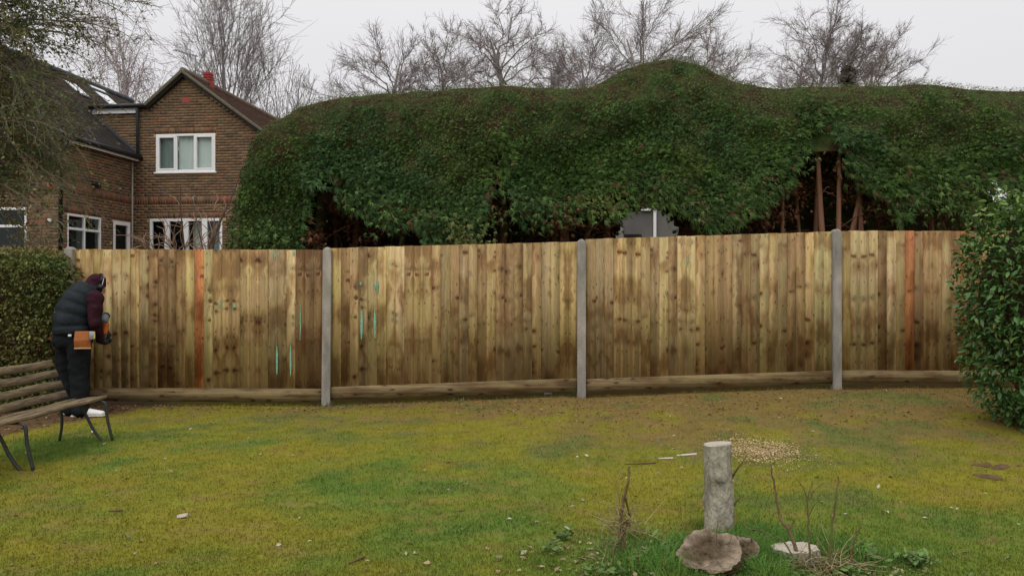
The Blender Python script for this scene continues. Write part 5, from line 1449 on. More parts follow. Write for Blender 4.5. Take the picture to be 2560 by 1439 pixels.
# ------------------------------------------------------------------ slatted bench
BX, BY = -3.66, 6.45
bench = empty('garden_bench', (-3.9, BY, 0.0))
tag(bench, 'weathered slatted bench with curved black iron legs on the lawn', 'bench')
bq = np.array(bench.location)
y_near, y_far = 4.9, 7.12
def slat(xc, zc, w, th, tilt, name):
    V, Fq = [], []
    n_ = 14; c, s = math.cos(tilt), math.sin(tilt)
    for i in range(n_ + 1):
        y = y_near + (y_far - y_near) * i / n_; wob = 0.004 * math.sin(i * 1.3 + xc * 40)
        for (a, b) in ((-w / 2, -th / 2), (w / 2 - 0.006, -th / 2), (w / 2, -th / 2 + 0.006), (w / 2, th / 2 - 0.006), (w / 2 - 0.006, th / 2), (-w / 2, th / 2)):
            V.append((xc + a * c - b * s - bq[0], y - bq[1], zc + a * s + b * c + wob))
    for i in range(n_):
        for j in range(6): Fq.append((i * 6 + j, i * 6 + (j + 1) % 6, i * 6 + 6 + (j + 1) % 6, i * 6 + 6 + j))
    return mesh_np(name, np.array(V), [np.array(Fq), np.array([tuple(range(6))[::-1], tuple(range(n_ * 6, n_ * 6 + 6))])], M['benchwood'], bench)
SZ = 0.372
for k in range(4):
    slat(-3.735 - 0.095 * k, SZ - 0.012 * k + 0.003 * (k % 2), 0.082, 0.03, R(7), 'seat_slat')
for k in range(4):
    t = k / 3.0
    slat(-4.075 - 0.125 * t, 0.405 + 0.275 * t, 0.068, 0.026, R(114), 'back_slat')
for y in (5.86, 7.02):
    def strap(name, pts, w=0.03, th=0.012):
        pts = smooth_path(np.array(pts), 16); V, Fq = [], []
        T = np.gradient(pts, axis=0); T /= np.linalg.norm(T, axis=1, keepdims=True)
        for p, t in zip(pts, T):
            nrm_ = np.array([-t[1], t[0]])
            for (a, b) in ((-1, -1), (1, -1), (1, 1), (-1, 1)):
                V.append((p[0] + nrm_[0] * b * th / 2 - bq[0], y + a * w / 2 - bq[1], p[1] + nrm_[1] * b * th / 2))
        for i in range(15):
            for j in range(4): Fq.append((i * 4 + j, i * 4 + (j + 1) % 4, i * 4 + 4 + (j + 1) % 4, i * 4 + 4 + j))
        return mesh_np(name, np.array(V), [np.array(Fq), np.array([(3, 2, 1, 0), (60, 61, 62, 63)])], M['iron'], bench)
    strap('front_leg', [(-4.08, SZ - 0.055), (-3.86, SZ - 0.03), (-3.70, SZ - 0.022), (-3.655, SZ - 0.05), (-3.645, SZ - 0.15), (-3.625, 0.12), (-3.59, -0.02)])
    strap('brace_leg', [(-3.90, SZ - 0.036), (-3.84, 0.24), (-3.78, 0.12), (-3.72, 0.03), (-3.66, -0.015)], w=0.03)
    strap('rear_leg', [(-4.21, 0.70), (-4.13, 0.52), (-4.09, 0.38), (-4.06, 0.28), (-4.05, 0.14), (-4.075, -0.02)])

# ------------------------------------------------------------------ person working at the fence
PR = np.array([-4.62, 8.4, float(ground_z(-4.62, 8.4))])
person = empty('person', tuple(PR))
tag(person, 'person in slate gilet, maroon hoodie and black trousers bending at the fence', 'person')
def J(px, py, d): return W(px, py, d) - PR
def chain(a, ra, b, rb, n=8):
    return [(a + (b - a) * t, np.array(ra) * (1 - t) + np.array(rb) * t) for t in np.linspace(0, 1, n)]
def blob(name, sph, voxel, mat, parent, rot=0.0, smooth=6, disp=None):
    bm = bmesh.new()
    for c, r_ in sph:
        r_ = np.broadcast_to(np.asarray(r_, float), (3,))
        Mt = Matrix.Translation(Vector(c)) @ Matrix.Rotation(rot, 4, 'Z') @ Matrix.Diagonal((*r_, 1.0))
        bmesh.ops.create_icosphere(bm, subdivisions=2, radius=1.0, matrix=Mt)
    me = bpy.data.meshes.new(name); bm.to_mesh(me); bm.free()
    o = bpy.data.objects.new(name, me); COL.objects.link(o)
    md = o.modifiers.new('r', 'REMESH'); md.mode = 'VOXEL'; md.voxel_size = voxel
    ms = o.modifiers.new('s', 'SMOOTH'); ms.iterations = smooth; ms.factor = 0.5
    dg = bpy.context.evaluated_depsgraph_get()
    nm_ = bpy.data.meshes.new_from_object(o.evaluated_get(dg))
    o.modifiers.clear(); o.data = nm_; nm_.name = name
    if disp is not None:
        co = np.empty(len(nm_.vertices) * 3, np.float32); nm_.vertices.foreach_get('co', co); co = co.reshape(-1, 3)
        no = np.array([tuple(v.normal) for v in nm_.vertices])
        co = co + no * disp(co)[:, None]
        nm_.vertices.foreach_set('co', co.astype(np.float32).ravel()); nm_.update()
    for p in nm_.polygons: p.use_smooth = True
    nm_.materials.clear(); nm_.materials.append(mat)
    o.parent = parent
    return o
FA = R(33)
pelvis, waist, chest, neck, head = J(183, 838, 8.42), J(184, 800, 8.42), J(203, 752, 8.47), J(229, 724, 8.54), J(241, 712, 8.58)
rsh, rel_, rwr = J(237, 745, 8.36), J(238, 806, 8.33), J(251, 846, 8.50)
lsh, lel, lwr = J(205, 738, 8.74), J(244, 800, 8.86), J(259, 828, 8.80)
rhip, rkn, ran = J(197, 848, 8.35), J(199, 935, 8.37), J(203, 1024, 8.33)
lhip, lkn, lan = J(170, 848, 8.50), J(166, 935, 8.52), J(178, 1022, 8.46)
body = []
body += chain(pelvis, (0.15, 0.17, 0.12), waist, (0.15, 0.18, 0.11)) + chain(waist, (0.15, 0.18, 0.11), chest, (0.15, 0.2, 0.13)) + chain(chest, (0.14, 0.19, 0.12), neck, (0.08, 0.09, 0.07))
for a, b, c in ((rsh, rel_, rwr), (lsh, lel, lwr)):
    body += chain(chest + (a - chest) * 0.6, 0.1, a, 0.082, 5) + chain(a, 0.080, b, 0.062, 12) + chain(b, 0.062, c, 0.046, 12)
body += chain(neck, 0.07, head, 0.085, 5)
fold = lambda co: 0.016 * (vnoise(co * np.array([1, 1, 1.6]), 16, 5) - 0.5) + 0.008 * (vnoise(co, 40, 6) - 0.5)
blob('body', body, 0.014, M['maroon'], person, FA, 5, fold)
# hood, head and face (turned to the fence and down)
fdir = np.array([math.cos(R(48)), math.sin(R(48)), -0.6]); fdir /= np.linalg.norm(fdir)
sdir = np.cross(fdir, [0, 0, 1.0]); sdir /= np.linalg.norm(sdir); udir = np.cross(sdir, fdir)
hd = blob('head', [(head + fdir * 0.015, (0.088, 0.075, 0.1)), (head + fdir * 0.05 - udir * 0.05, (0.06, 0.055, 0.06)), (head + fdir * 0.098 - udir * 0.01, 0.018), (head + fdir * 0.105 - udir * 0.028, 0.02),
                   (head + fdir * 0.085 - udir * 0.065, 0.022)], 0.007, M['skin'], person, FA, 3)
for s_ in (-1, 1):
    blob('eye', [(head + fdir * 0.088 + udir * 0.012 + sdir * 0.032 * s_, 0.012)], 0.004, M['trainer'], hd, 0, 1)
blob('mouth', chain(head + fdir * 0.098 - udir * 0.055 - sdir * 0.022, 0.007, head + fdir * 0.098 - udir * 0.055 + sdir * 0.022, 0.007, 5), 0.004, M['maroon'], hd, 0, 1)
blob('beanie', [(head - fdir * 0.012 + udir * 0.018, (0.106, 0.098, 0.105)), (head - fdir * 0.03 - udir * 0.03, (0.095, 0.09, 0.085)), (neck + udir * 0.02 - fdir * 0.01, (0.1, 0.1, 0.06))], 0.012, M['maroon'], person, FA, 4, fold)
# ear defenders
for s_ in (-1, 1):
    c = head + sdir * 0.105 * s_ + fdir * 0.012 - udir * 0.02
    e_ = blob('ear_cup', chain(c - sdir * 0.02 * s_, 0.038, c + sdir * 0.025 * s_, 0.033, 4), 0.008, M['black'], person, 0, 2)
    tube('wire', smooth_path([c + sdir * 0.035 * s_, c + sdir * 0.03 * s_ + udir * 0.05 - fdir * 0.01, c + sdir * 0.005 * s_ + udir * 0.1 - fdir * 0.02], 8), 0.005, M['steel'], e_, sides=5)
arc = [head + sdir * 0.118 * math.cos(t) + udir * (0.125 * math.sin(t) + 0.005) - fdir * 0.02 for t in np.linspace(0.25, math.pi - 0.25, 14)]
tube('headband', arc, 0.010, M['black'], person, sides=6)
# quilted gilet
def gilet():
    hem, top = J(184, 832, 8.42), J(226, 716, 8.53)
    mids = smooth_path([hem, J(183, 800, 8.42), J(196, 762, 8.45), J(213, 733, 8.49), top], 44)
    wd = np.interp(np.linspace(0, 1, 44), [0, 0.12, 0.4, 0.68, 0.86, 0.95, 1.0], [0.228, 0.232, 0.232, 0.215, 0.16, 0.105, 0.088])
    dp = np.interp(np.linspace(0, 1, 44), [0, 0.12, 0.4, 0.68, 0.86, 0.95, 1.0], [0.185, 0.19, 0.185, 0.17, 0.13, 0.10, 0.085])
    quilt = np.abs(np.sin(np.linspace(0, 1, 44) * math.pi * 6.0)) ** 0.45
    V, Fq = [], []
    n_ = 40
    T = np.gradient(mids, axis=0); T /= np.linalg.norm(T, axis=1, keepdims=True)
    for i in range(44):
        t = T[i]; X = np.array([math.cos(FA + R(90)), math.sin(FA + R(90)), 0]); X = X - t * X.dot(t); X /= np.linalg.norm(X); Y = np.cross(t, X)
        for j in range(n_):
            a = 2 * math.pi * j / n_
            ca, sa = math.cos(a), math.sin(a)
            ca = math.copysign(abs(ca) ** 0.85, ca); sa = math.copysign(abs(sa) ** 0.85, sa)
            puff = 1 + 0.11 * (quilt[i] - 0.5) + 0.10 * (fbm(np.array([[math.cos(a) * 1.6, math.sin(a) * 1.6, i * 0.16]]), 1.7, 3, 3)[0] - 0.5)
            w_ = 1.0
            V.append(mids[i] + (X * ca * wd[i] + Y * sa * dp[i]) * puff * w_)
    for i in range(43):
        for j in range(n_): Fq.append((i * n_ + j, i * n_ + (j + 1) % n_, (i + 1) * n_ + (j + 1) % n_, (i + 1) * n_ + j))
    return mesh_np('gilet', np.array(V), [np.array(Fq), np.array([tuple(range(n_))[::-1], tuple(range(43 * n_, 44 * n_))])] if False else np.array(Fq), M['gilet'], person, smooth=True)
gilet()
ctr = J(228, 719, 8.535)
ring = [ctr + np.array([math.cos(t) * 0.088, math.sin(t) * 0.088, 0.022 * math.cos(t + 2.6)]) for t in np.linspace(0, 2 * math.pi, 22)]
blob('collar', [(p, (0.026, 0.026, 0.034)) for p in ring], 0.009, M['gilet'], person, 0, 2, fold)
hemc = J(184, 833, 8.42)
tube('hem_band', [hemc + (np.array([math.cos(FA + R(90)), math.sin(FA + R(90)), 0]) * math.cos(t) * 0.222 + np.array([-math.sin(FA + R(90)), math.cos(FA + R(90)), 0]) * math.sin(t) * 0.182) for t in np.linspace(0, 2 * math.pi, 40)], 0.012, M['trousers'], person, sides=6)
# re-lay the near sleeve outside the gilet armhole
blob('sleeve', chain(rsh + np.array([0.012, -0.015, 0.0]), 0.088, rel_ + np.array([0.0, -0.01, 0]), 0.068, 14) + chain(rel_ + np.array([0.0, -0.01, 0]), 0.067, rwr, 0.048, 12), 0.012, M['maroon'], person, 0, 4, fold)
# trousers
tr = chain(pelvis + np.array([0, 0, 0.03]), (0.2, 0.21, 0.1), pelvis + np.array([0, 0, -0.06]), (0.205, 0.215, 0.11), 5)
tr += chain(rhip, 0.13, rkn, 0.105, 14) + chain(rkn, 0.105, ran, 0.092, 14) + chain(lhip, 0.13, lkn, 0.105, 14) + chain(lkn, 0.105, lan, 0.09, 14)
blob('trousers', tr, 0.015, M['trousers'], person, FA, 5, lambda co: 0.018 * (vnoise(np.c_[co[:, 0] + co[:, 2] * 0.8, co[:, 1], co[:, 2]] * np.array([1, 1, 1.5]), 9, 8) - 0.5) + 0.012 * (vnoise(np.c_[co[:, 0] - co[:, 2] * 0.5, co[:, 1], co[:, 2]], 26, 9) - 0.5))
# trainers
for ank, ang, dx in ((ran, R(8), 0.0), (lan, R(-14), 0.0)):
    f_ = np.array([math.cos(ang), math.sin(ang), 0]); b_ = ank * np.array([1, 1, 0]) + np.array([0, 0, 0.0])
    sh = blob('trainer', chain(b_ - f_ * 0.05 + np.array([0, 0, 0.06]), (0.048, 0.045, 0.055), b_ + f_ * 0.08 + np.array([0, 0, 0.052]), (0.05, 0.047, 0.045), 6) + chain(b_ + f_ * 0.08 + np.array([0, 0, 0.05]), (0.05, 0.047, 0.045), b_ + f_ * 0.2 + np.array([0, 0, 0.04]), (0.042, 0.042, 0.03), 6), 0.009, M['trainer'], person, ang, 3)
    blob('sole', chain(b_ - f_ * 0.06 + np.array([0, 0, 0.015]), (0.05, 0.048, 0.016), b_ + f_ * 0.2 + np.array([0, 0, 0.015]), (0.05, 0.046, 0.016), 9), 0.008, M['cutwood'], sh, ang, 2)
# gloved hands round the nailer
def hand(name, c, fwd, palm_n, side):
    fwd = nrm(fwd); palm_n = nrm(palm_n - fwd * np.dot(palm_n, fwd)); lat = np.cross(fwd, palm_n) * side
    sp = chain(c - fwd * 0.03, (0.034, 0.034, 0.034), c + fwd * 0.035, (0.036, 0.036, 0.036), 4) + chain(c + lat * 0.025, 0.024, c + lat * 0.025 + fwd * 0.045, 0.022, 3) + chain(c - lat * 0.025, 0.024, c - lat * 0.025 + fwd * 0.045, 0.022, 3)
    for k, (o_, ln) in enumerate(((0.034, 0.068), (0.012, 0.078), (-0.011, 0.073), (-0.033, 0.058))):
        p0 = c + fwd * 0.045 + lat * o_; p1 = p0 + fwd * ln * 0.42 + palm_n * 0.012; p2 = p1 + fwd * ln * 0.12 + palm_n * ln * 0.42; p3 = p2 - fwd * ln * 0.3 + palm_n * 0.01
        sp += chain(p0, 0.0115, p1, 0.0105, 6) + chain(p1, 0.0105, p2, 0.0098, 6) + chain(p2, 0.0098, p3, 0.009, 5)
    t0_ = c + lat * 0.036 - fwd * 0.005; t1_ = t0_ + lat * 0.028 + fwd * 0.03 + palm_n * 0.015; t2_ = t1_ + fwd * 0.02 + palm_n * 0.035 - lat * 0.012
    sp += chain(t0_, 0.015, t1_, 0.0125, 6) + chain(t1_, 0.0125, t2_, 0.010, 6)
    return blob(name, sp, 0.0055, M['glove'], person, 0, 2)
hr = J(254, 852, 8.54)
hand('hand', hr, np.array([0.55, 0.5, -0.25]), np.array([0.3, -0.1, 1.0]), 1)
hl = J(262, 830, 8.79)
hand('hand', hl, np.array([0.4, -0.5, -0.2]), np.array([0.6, -0.3, -0.6]), -1)
# tan leather pouch, tape, loop
pch = J(207, 850, 8.21)
X = np.array([math.cos(R(12)), math.sin(R(12)), 0.0]); Yn = np.array([math.sin(R(12)), -math.cos(R(12)), 0]); Z = np.array([-0.03, 0, 1.0])
def pbox(name, c, w0, w1, h, t, mat, parent, bulge=0.02, bev=0.006):
    P0 = []
    for n_, sg in ((0, -1), (1, 1)):
        for z, w_ in ((-h / 2, w1), (0.0, (w0 + w1) / 2 * 1.02), (h / 2, w0)):
            for a in (-1, 1):
                P0.append(c + X * a * w_ / 2 + Z * z + Yn * (sg * t / 2 + (bulge if (sg > 0 and z == 0) else 0)))
    fs = [(0, 1, 3, 2), (2, 3, 5, 4), (6, 8, 9, 7), (8, 10, 11, 9), (0, 6, 7, 1), (4, 5, 11, 10), (0, 2, 8, 6), (2, 4, 10, 8), (1, 7, 9, 3), (3, 9, 11, 5)]
    return MB().poly(P0, fs).build(name, mat, parent, bevel=bev)
pb = pbox('tool_pouch', pch, 0.142, 0.162, 0.19, 0.028, M['leather'], person)
pbox('pouch_seam', pch + Z * -0.083 + Yn * 0.015, 0.158, 0.162, 0.012, 0.012, pmat('pale_seam', (0.5, 0.36, 0.2), var=0.2), pb, 0.0, 0.002)
pbox('tape_measure', J(231, 838, 8.2), 0.05, 0.045, 0.085, 0.045, M['steel'], person, 0.005)
pbox('yellow_strip', J(236, 838, 8.175), 0.012, 0.012, 0.07, 0.012, pmat('yellow_paint', (0.55, 0.45, 0.08), var=0.1), person, 0.0, 0.002)
pbox('belt_tag', J(175, 838, 8.2), 0.03, 0.03, 0.022, 0.03, M['trainer'], person, 0.0, 0.003)
# the nailer
tool = empty('nail_gun', tuple(W(262, 830, 8.62)))
tag(tool, 'orange and grey nail gun held against the fence boards', 'nail gun')
tq = np.array(tool.location)
def T_(px, py, d): return W(px, py, d) - tq
tube('motor_housing', smooth_path([T_(258, 806, 8.6), T_(261, 797, 8.64), T_(265, 788, 8.68)], 6), [0.036, 0.046, 0.047, 0.045, 0.042, 0.03], M['greyplastic'], tool, sides=14)
tube('end_cap', [T_(265, 789, 8.68), T_(267, 785, 8.70)], [0.044, 0.03], M['black'], tool, sides=14)
tube('body_shell', smooth_path([T_(264, 805, 8.64), T_(264, 818, 8.64), T_(261, 836, 8.62)], 8), [0.032, 0.036, 0.036, 0.034, 0.033, 0.032, 0.03, 0.024], M['orange'], tool, sides=12)
tube('handle', smooth_path([T_(260, 836, 8.6), T_(255, 846, 8.57), T_(250, 853, 8.55)], 6), 0.02, M['black'], tool, sides=10)
bar('magazine', T_(247, 860, 8.53), T_(259, 842, 8.58), 0.03, 0.035, M['steel'], tool)
tube('nose', [T_(262, 836, 8.64), T_(264, 846, 8.8)], [0.016, 0.01], M['steel'], tool, sides=8)

# ------------------------------------------------------------------ cut stump, log pieces, stalks
SX, SY = 1.125, 4.26
gz = float(ground_z(SX, SY))
stump = empty('tree_stump', (SX, SY, gz - 0.03)); tag(stump, 'tall pale grey cut stump standing upright in the lawn', 'stump')
NZ, NA = 46, 40
V = []
hgt = 0.545
for i in range(NZ):
    t = i / (NZ - 1)
    for j in range(NA):
        a = 2 * math.pi * j / NA
        r_ = np.interp(t, [0, 0.1, 0.3, 0.45, 0.6, 1.0], [0.088, 0.080, 0.079, 0.077, 0.074, 0.0735])
        P_ = np.array([[math.cos(a) * 1.3, math.sin(a) * 1.3, t * 5]])
        r_ = r_ * (1 + 0.10 * (fbm(P_, 1.2, 401, 3)[0] - 0.5) + 0.05 * (fbm(P_, 5, 411, 2)[0] - 0.5))
        # knob on the near face and a side swelling lower left
        da = math.atan2(math.sin(a + math.pi / 2 + 0.25), math.cos(a + math.pi / 2 + 0.25)); zz = t * hgt
        r_ += 0.030 * math.exp(-(da / 0.20) ** 2 - ((zz - 0.372) / 0.022) ** 2) + 0.008 * math.exp(-((abs(da) - 0.45) / 0.2) ** 2 - ((zz - 0.375) / 0.035) ** 2)
        dl = math.atan2(math.sin(a - math.pi + 0.3), math.cos(a - math.pi + 0.3))
        r_ += 0.016 * math.exp(-(dl / 0.35) ** 2 - ((zz - 0.235) / 0.03) ** 2)
        x = r_ * math.cos(a) + 0.006 * math.sin(t * 5) + 0.004 * t; y = r_ * math.sin(a)
        z = t * hgt + (0.0 if t < 1 else 0.008 * math.cos(a + 0.6))
        V.append((x, y, z))
Fq = [(i * NA + j, i * NA + (j + 1) % NA, (i + 1) * NA + (j + 1) % NA, (i + 1) * NA + j) for i in range(NZ - 1) for j in range(NA)]
mesh_np('trunk', np.array(V), np.array(Fq), M['stumpbark'], stump, smooth=True)
topv = V[-NA:]
mb = MB(); cx = sum(p[0] for p in topv) / NA; cy = sum(p[1] for p in topv) / NA
ring1 = [(cx + (p[0] - cx) * 1.02, cy + (p[1] - cy) * 1.02, p[2] - 0.003) for p in topv]; ring2 = [(cx + (p[0] - cx) * 0.97, cy + (p[1] - cy) * 0.97, p[2] + 0.004) for p in topv]; ring3 = [(cx + (p[0] - cx) * 0.5, cy + (p[1] - cy) * 0.5, p[2] + 0.006) for p in topv]
mb.poly(ring1 + ring2 + ring3, [(j, (j + 1) % NA, NA + (j + 1) % NA, NA + j) for j in range(NA)] + [(NA + j, NA + (j + 1) % NA, 2 * NA + (j + 1) % NA, 2 * NA + j) for j in range(NA)] + [tuple(range(2 * NA, 3 * NA))])
mb.build('cut_top', M['cutring'], stump)
for (pts, r_) in (([(0.07, -0.01, 0.36), (0.10, -0.03, 0.42), (0.115, -0.03, 0.44), (0.16, -0.02, 0.50)], 0.006), ([(0.07, -0.02, 0.2), (0.095, -0.04, 0.25), (0.12, -0.05, 0.27)], 0.006), ([(0.10, -0.03, 0.42), (0.13, -0.05, 0.45), (0.19, -0.04, 0.46)], 0.003)):
    tube('side_shoot', smooth_path(pts, 8), np.linspace(r_, r_ * 0.4, 8), M['stalk'], stump, sides=6)
def log_piece(name, label, loc, normal, rx, ry, th, mats, seed, cut=None):
    o = empty(name, loc); tag(o, label, 'log')
    n_ = nrm(normal); ux = nrm(np.cross([0.0, 0.3, 1.0], n_)); uy = np.cross(n_, ux)
    NA = 96; rim = []
    for j in range(NA):
        a = 2 * math.pi * j / NA
        k = 1 + 0.30 * (fbm(np.array([[math.cos(a) * 1.5 + seed, math.sin(a) * 1.5, seed]]), 1.3, seed, 3)[0] - 0.5) * 2 + 0.10 * (fbm(np.array([[math.cos(a) * 9 + seed, math.sin(a) * 9, seed]]), 1.3, seed + 9, 2)[0] - 0.5)
        if cut: k *= cut(a)
        rim.append((math.cos(a) * rx * k, math.sin(a) * ry * k))
    rings = []; FR = (1.0, 0.95, 0.87, 0.78, 0.68, 0.58, 0.48, 0.38, 0.28, 0.18, 0.08)
    rough = 0.3 if mats[0] == 'cutring' else 1.0
    for f in FR:
        q_ = np.array([[x * f, y * f, seed] for x, y in rim])
        h_ = 0.5 * th + rough * (0.04 * (fbm(q_, 14, seed + 3, 4) - 0.5) + 0.022 * (fbm(q_, 60, seed + 5, 2) - 0.5)) + (0.0 if f > 0.97 else 0.004)
        rings.append([ux * x * f + uy * y * f + n_ * h for (x, y), h in zip(rim, h_)])
    side = [ux * x * 1.03 + uy * y * 1.03 + n_ * (-0.5 * th) for x, y in rim]
    mid = [ux * x * 1.05 + uy * y * 1.05 for x, y in rim]
    V = np.array([p for r_ in rings for p in r_])
    Fq = np.array([(i * NA + j, i * NA + (j + 1) % NA, (i + 1) * NA + (j + 1) % NA, (i + 1) * NA + j) for i in range(len(rings) - 1) for j in range(NA)])
    last = np.array([tuple(range((len(rings) - 1) * NA, len(rings) * NA))])
    fr_ = np.repeat(np.array(FR), NA); nn = fbm(V, 14, seed + 40, 3)
    wr = sstep(0.45, 0.95, fr_ + (nn - 0.5) * 0.9)[:, None]
    cf = np.array([0.10, 0.073, 0.046]) * (1 - wr) + np.array([0.25, 0.195, 0.14]) * wr      # rotten dark heart, paler ring of sapwood
    mesh_np('cut_face', V, [Fq, last], M[mats[0]], o, col=cf, smooth=True)
    V = np.array(rings[0] + mid + side)
    Fq = np.array([(i * NA + (j + 1) % NA, i * NA + j, (i + 1) * NA + j, (i + 1) * NA + (j + 1) % NA) for i in range(2) for j in range(NA)])
    mesh_np('bark', V, [Fq, np.array([tuple(range(2 * NA, 3 * NA))])], M[mats[1]], o, smooth=True)
    return o
log_piece('log_slab', 'rough brown round of rotting log tilted against the stump foot', (0.965, 3.80, 0.07), (-0.32, -0.62, 0.72), 0.15, 0.115, 0.06, ('logend', 'logbark'), 5)
log_piece('log_offcut', 'small crescent of rough log bark at the stump foot, right', (1.14, 3.86, 0.075), (0.25, -0.75, 0.6), 0.075, 0.06, 0.05, ('logend', 'logbark'), 9)
log_piece('sawn_stump', 'low sawn stump with a clean pale cut face, right of the tall stump', (1.425, 3.93, 0.03), (-0.05, -0.04, 1.0), 0.112, 0.072, 0.06, ('cutring', 'stumpbark'), 14)
# dead stalks
def stalk(label, pts_px, r0, r1, mat, twigs=(), name='dead_stalk'):
    P0 = [W(*q) for q in pts_px]
    b = P0[0].copy(); b[2] = float(ground_z(b[0], b[1])) - 0.02
    o = empty(name, tuple(b)); tag(o, label, 'stalk')
    P0[0][2] = b[2]
    pts = smooth_path(P0, 18) - b; pts[1:-1] += rng.normal(0, 0.003, (16, 3))
    mesh_np('stem', *tubes(pts[None], np.linspace(r0, r1, 18)[None], 7), M[mat], o, smooth=True)
    for tq_ in twigs:
        q = smooth_path([W(*a) - b for a in tq_], 8)
        mesh_np('side_twig', *tubes(q[None], np.linspace(r0 * 0.55, r1 * 0.6, 8)[None], 5), M[mat], o, smooth=True)
    return o
stalk('tall brown dead stalk left of the stump, knotted with dry grass', [(1562, 1408, 3.9), (1556, 1330, 3.9), (1553, 1270, 3.9), (1568, 1210, 3.9), (1574, 1166, 3.9)], 0.013, 0.004, 'stalk',
      [[(1553, 1330, 3.9), (1535, 1335, 3.88), (1516, 1322, 3.87)], [(1562, 1240, 3.9), (1572, 1280, 3.92), (1575, 1320, 3.95)], [(1556, 1310, 3.9), (1572, 1295, 3.9), (1577, 1285, 3.9)]])
stalk('thin olive stalk curving up right of the stump', [(2005, 1405, 3.85), (1978, 1335, 3.9), (1950, 1290, 3.95), (1938, 1220, 3.97), (1926, 1160, 3.98)], 0.011, 0.003, 'stalk', [[(1972, 1322, 3.9), (1985, 1300, 3.9), (1983, 1296, 3.9)]])
stalk('forked faint green stalk behind the sawn stump', [(2024, 1400, 3.8), (2022, 1320, 3.8), (2020, 1245, 3.8), (2032, 1200, 3.8)], 0.006, 0.002, 'greenstalk', [[(2020, 1250, 3.8), (2008, 1218, 3.8), (1990, 1195, 3.8)], [(2021, 1250, 3.8), (2036, 1225, 3.8), (2058, 1205, 3.8)], [(2022, 1290, 3.8), (2035, 1262, 3.8), (2050, 1250, 3.8)]])
stalk('straight green stalk at the right of the stalk group', [(2072, 1400, 3.7), (2078, 1330, 3.7), (2086, 1260, 3.7), (2096, 1190, 3.7)], 0.007, 0.003, 'greenstalk')
stalk('short dark dead stalk leaning right beyond the green stalk', [(2120, 1390, 3.75), (2135, 1350, 3.75), (2152, 1316, 3.75)], 0.006, 0.003, 'stalk')
stalk('thin brown twig rising in front of the log round', [(1815, 1432, 3.75), (1806, 1390, 3.76), (1790, 1345, 3.78), (1796, 1300, 3.8)], 0.005, 0.002, 'stalk', [[(1806, 1390, 3.76), (1822, 1360, 3.76), (1830, 1335, 3.77)]])
stalk('bent pale bramble stem arching between the stump and the sawn stump', [(2010, 1385, 3.8), (1960, 1355, 3.82), (1928, 1338, 3.85), (1900, 1325, 3.9), (1870, 1318, 3.95), (1840, 1295, 4.0)], 0.004, 0.003, 'greenstalk', [[(1928, 1338, 3.85), (1890, 1345, 3.86), (1850, 1333, 3.9)]], name='bramble_stem')

def tangle(name, label, px, py, d, n, sx_, sz_, seed):
    c = W(px, py, d); g0 = float(ground_z(c[0], c[1])); o = empty(name, (c[0], c[1], g0)); tag(o, label, 'dry grass', kind='stuff')
    rt = np.random.default_rng(seed); pp_, pr_ = [], []
    for k in range(n):
        p = np.array([rt.normal(0, sx_), rt.normal(0, sx_ * 0.7), max(0.0, c[2] - g0 + rt.normal(0, sz_))]); dv = rt.normal(0, 1, 3) * np.array([1, 1, 0.7]); dv /= np.linalg.norm(dv)
        L_ = rt.uniform(0.05, 0.16); bend = rt.normal(0, 0.5, 3)
        pp_.append([p + dv * L_ * t + bend * L_ * t * t * 0.6 for t in np.linspace(0, 1, 5)]); pr_.append(np.linspace(0.0022, 0.001, 5))
    V, Fq = tubes(np.array(pp_), np.array(pr_), 3)
    V[:, 2] = np.maximum(V[:, 2], 0.003)
    cs = np.array([[0.30, 0.22, 0.12], [0.2, 0.14, 0.08], [0.36, 0.29, 0.17]])[rt.integers(0, 3, n)]
    mesh_np('straw', V, Fq, M['dead'], o, col=rep(cs, 15)); return o
tangle('straw_tangle', 'matted dry grass wrapped round the tall dead stalk', 1558, 1300, 3.9, 100, 0.028, 0.045, 1)
tangle('straw_tangle', 'flattened dry stems at the foot of the tall dead stalk', 1575, 1405, 3.85, 90, 0.09, 0.012, 2)
tangle('straw_tangle', 'dry broken stems in front of the sawn stump', 2060, 1405, 3.75, 110, 0.11, 0.012, 3)

# ------------------------------------------------------------------ loose things on the lawn
def ground_pt(px, py):
    d = 5.0
    for _ in range(30):
        x = (px - 1280) / F * d
        d = (H - float(ground_z(x, d))) * F / (py - 722.0)
    return np.array([(px - 1280) / F * d, d, float(ground_z((px - 1280) / F * d, d))])
def lying(name, label, cat, px, py, length, width, ang, mat, th=0.012, group=None):
    p = ground_pt(px, py)
    o = MB(); n_ = 7; V = []
    for i in range(n_ + 1):
        t = i / n_ - 0.5; w_ = width * (1 - (abs(t) * 1.7) ** 3) * random.uniform(0.8, 1.1) + 0.002
        c = np.array([math.cos(ang), math.sin(ang)]) * length * t; s_ = np.array([-math.sin(ang), math.cos(ang)])
        for sg, h in ((-1, 0.004), (0, th), (1, 0.004)): V.append((c[0] + s_[0] * sg * w_ / 2, c[1] + s_[1] * sg * w_ / 2, h + 0.006 + 0.008 * t))
        V.append((c[0], c[1], -0.004))
    fs = []
    for i in range(n_):
        for j in range(4): fs.append((i * 4 + j, i * 4 + (j + 1) % 4, i * 4 + 4 + (j + 1) % 4, i * 4 + 4 + j))
    fs += [(3, 2, 1, 0), (n_ * 4, n_ * 4 + 1, n_ * 4 + 2, n_ * 4 + 3)]
    o.poly(V, fs); ob = o.build(name, M[mat], None); ob.location = p
    tag(ob, label, cat, group); return ob
lying('timber_offcut', 'pale wood splinter lying on the lawn left of the stump top', 'wood', 1716, 1139, 0.17, 0.02, 0.15, 'cutwood')
lying('timber_offcut', 'tan wood sliver beside the pale splinter, nearer the dead stalk', 'wood', 1664, 1148, 0.12, 0.022, -0.1, 'pebble')
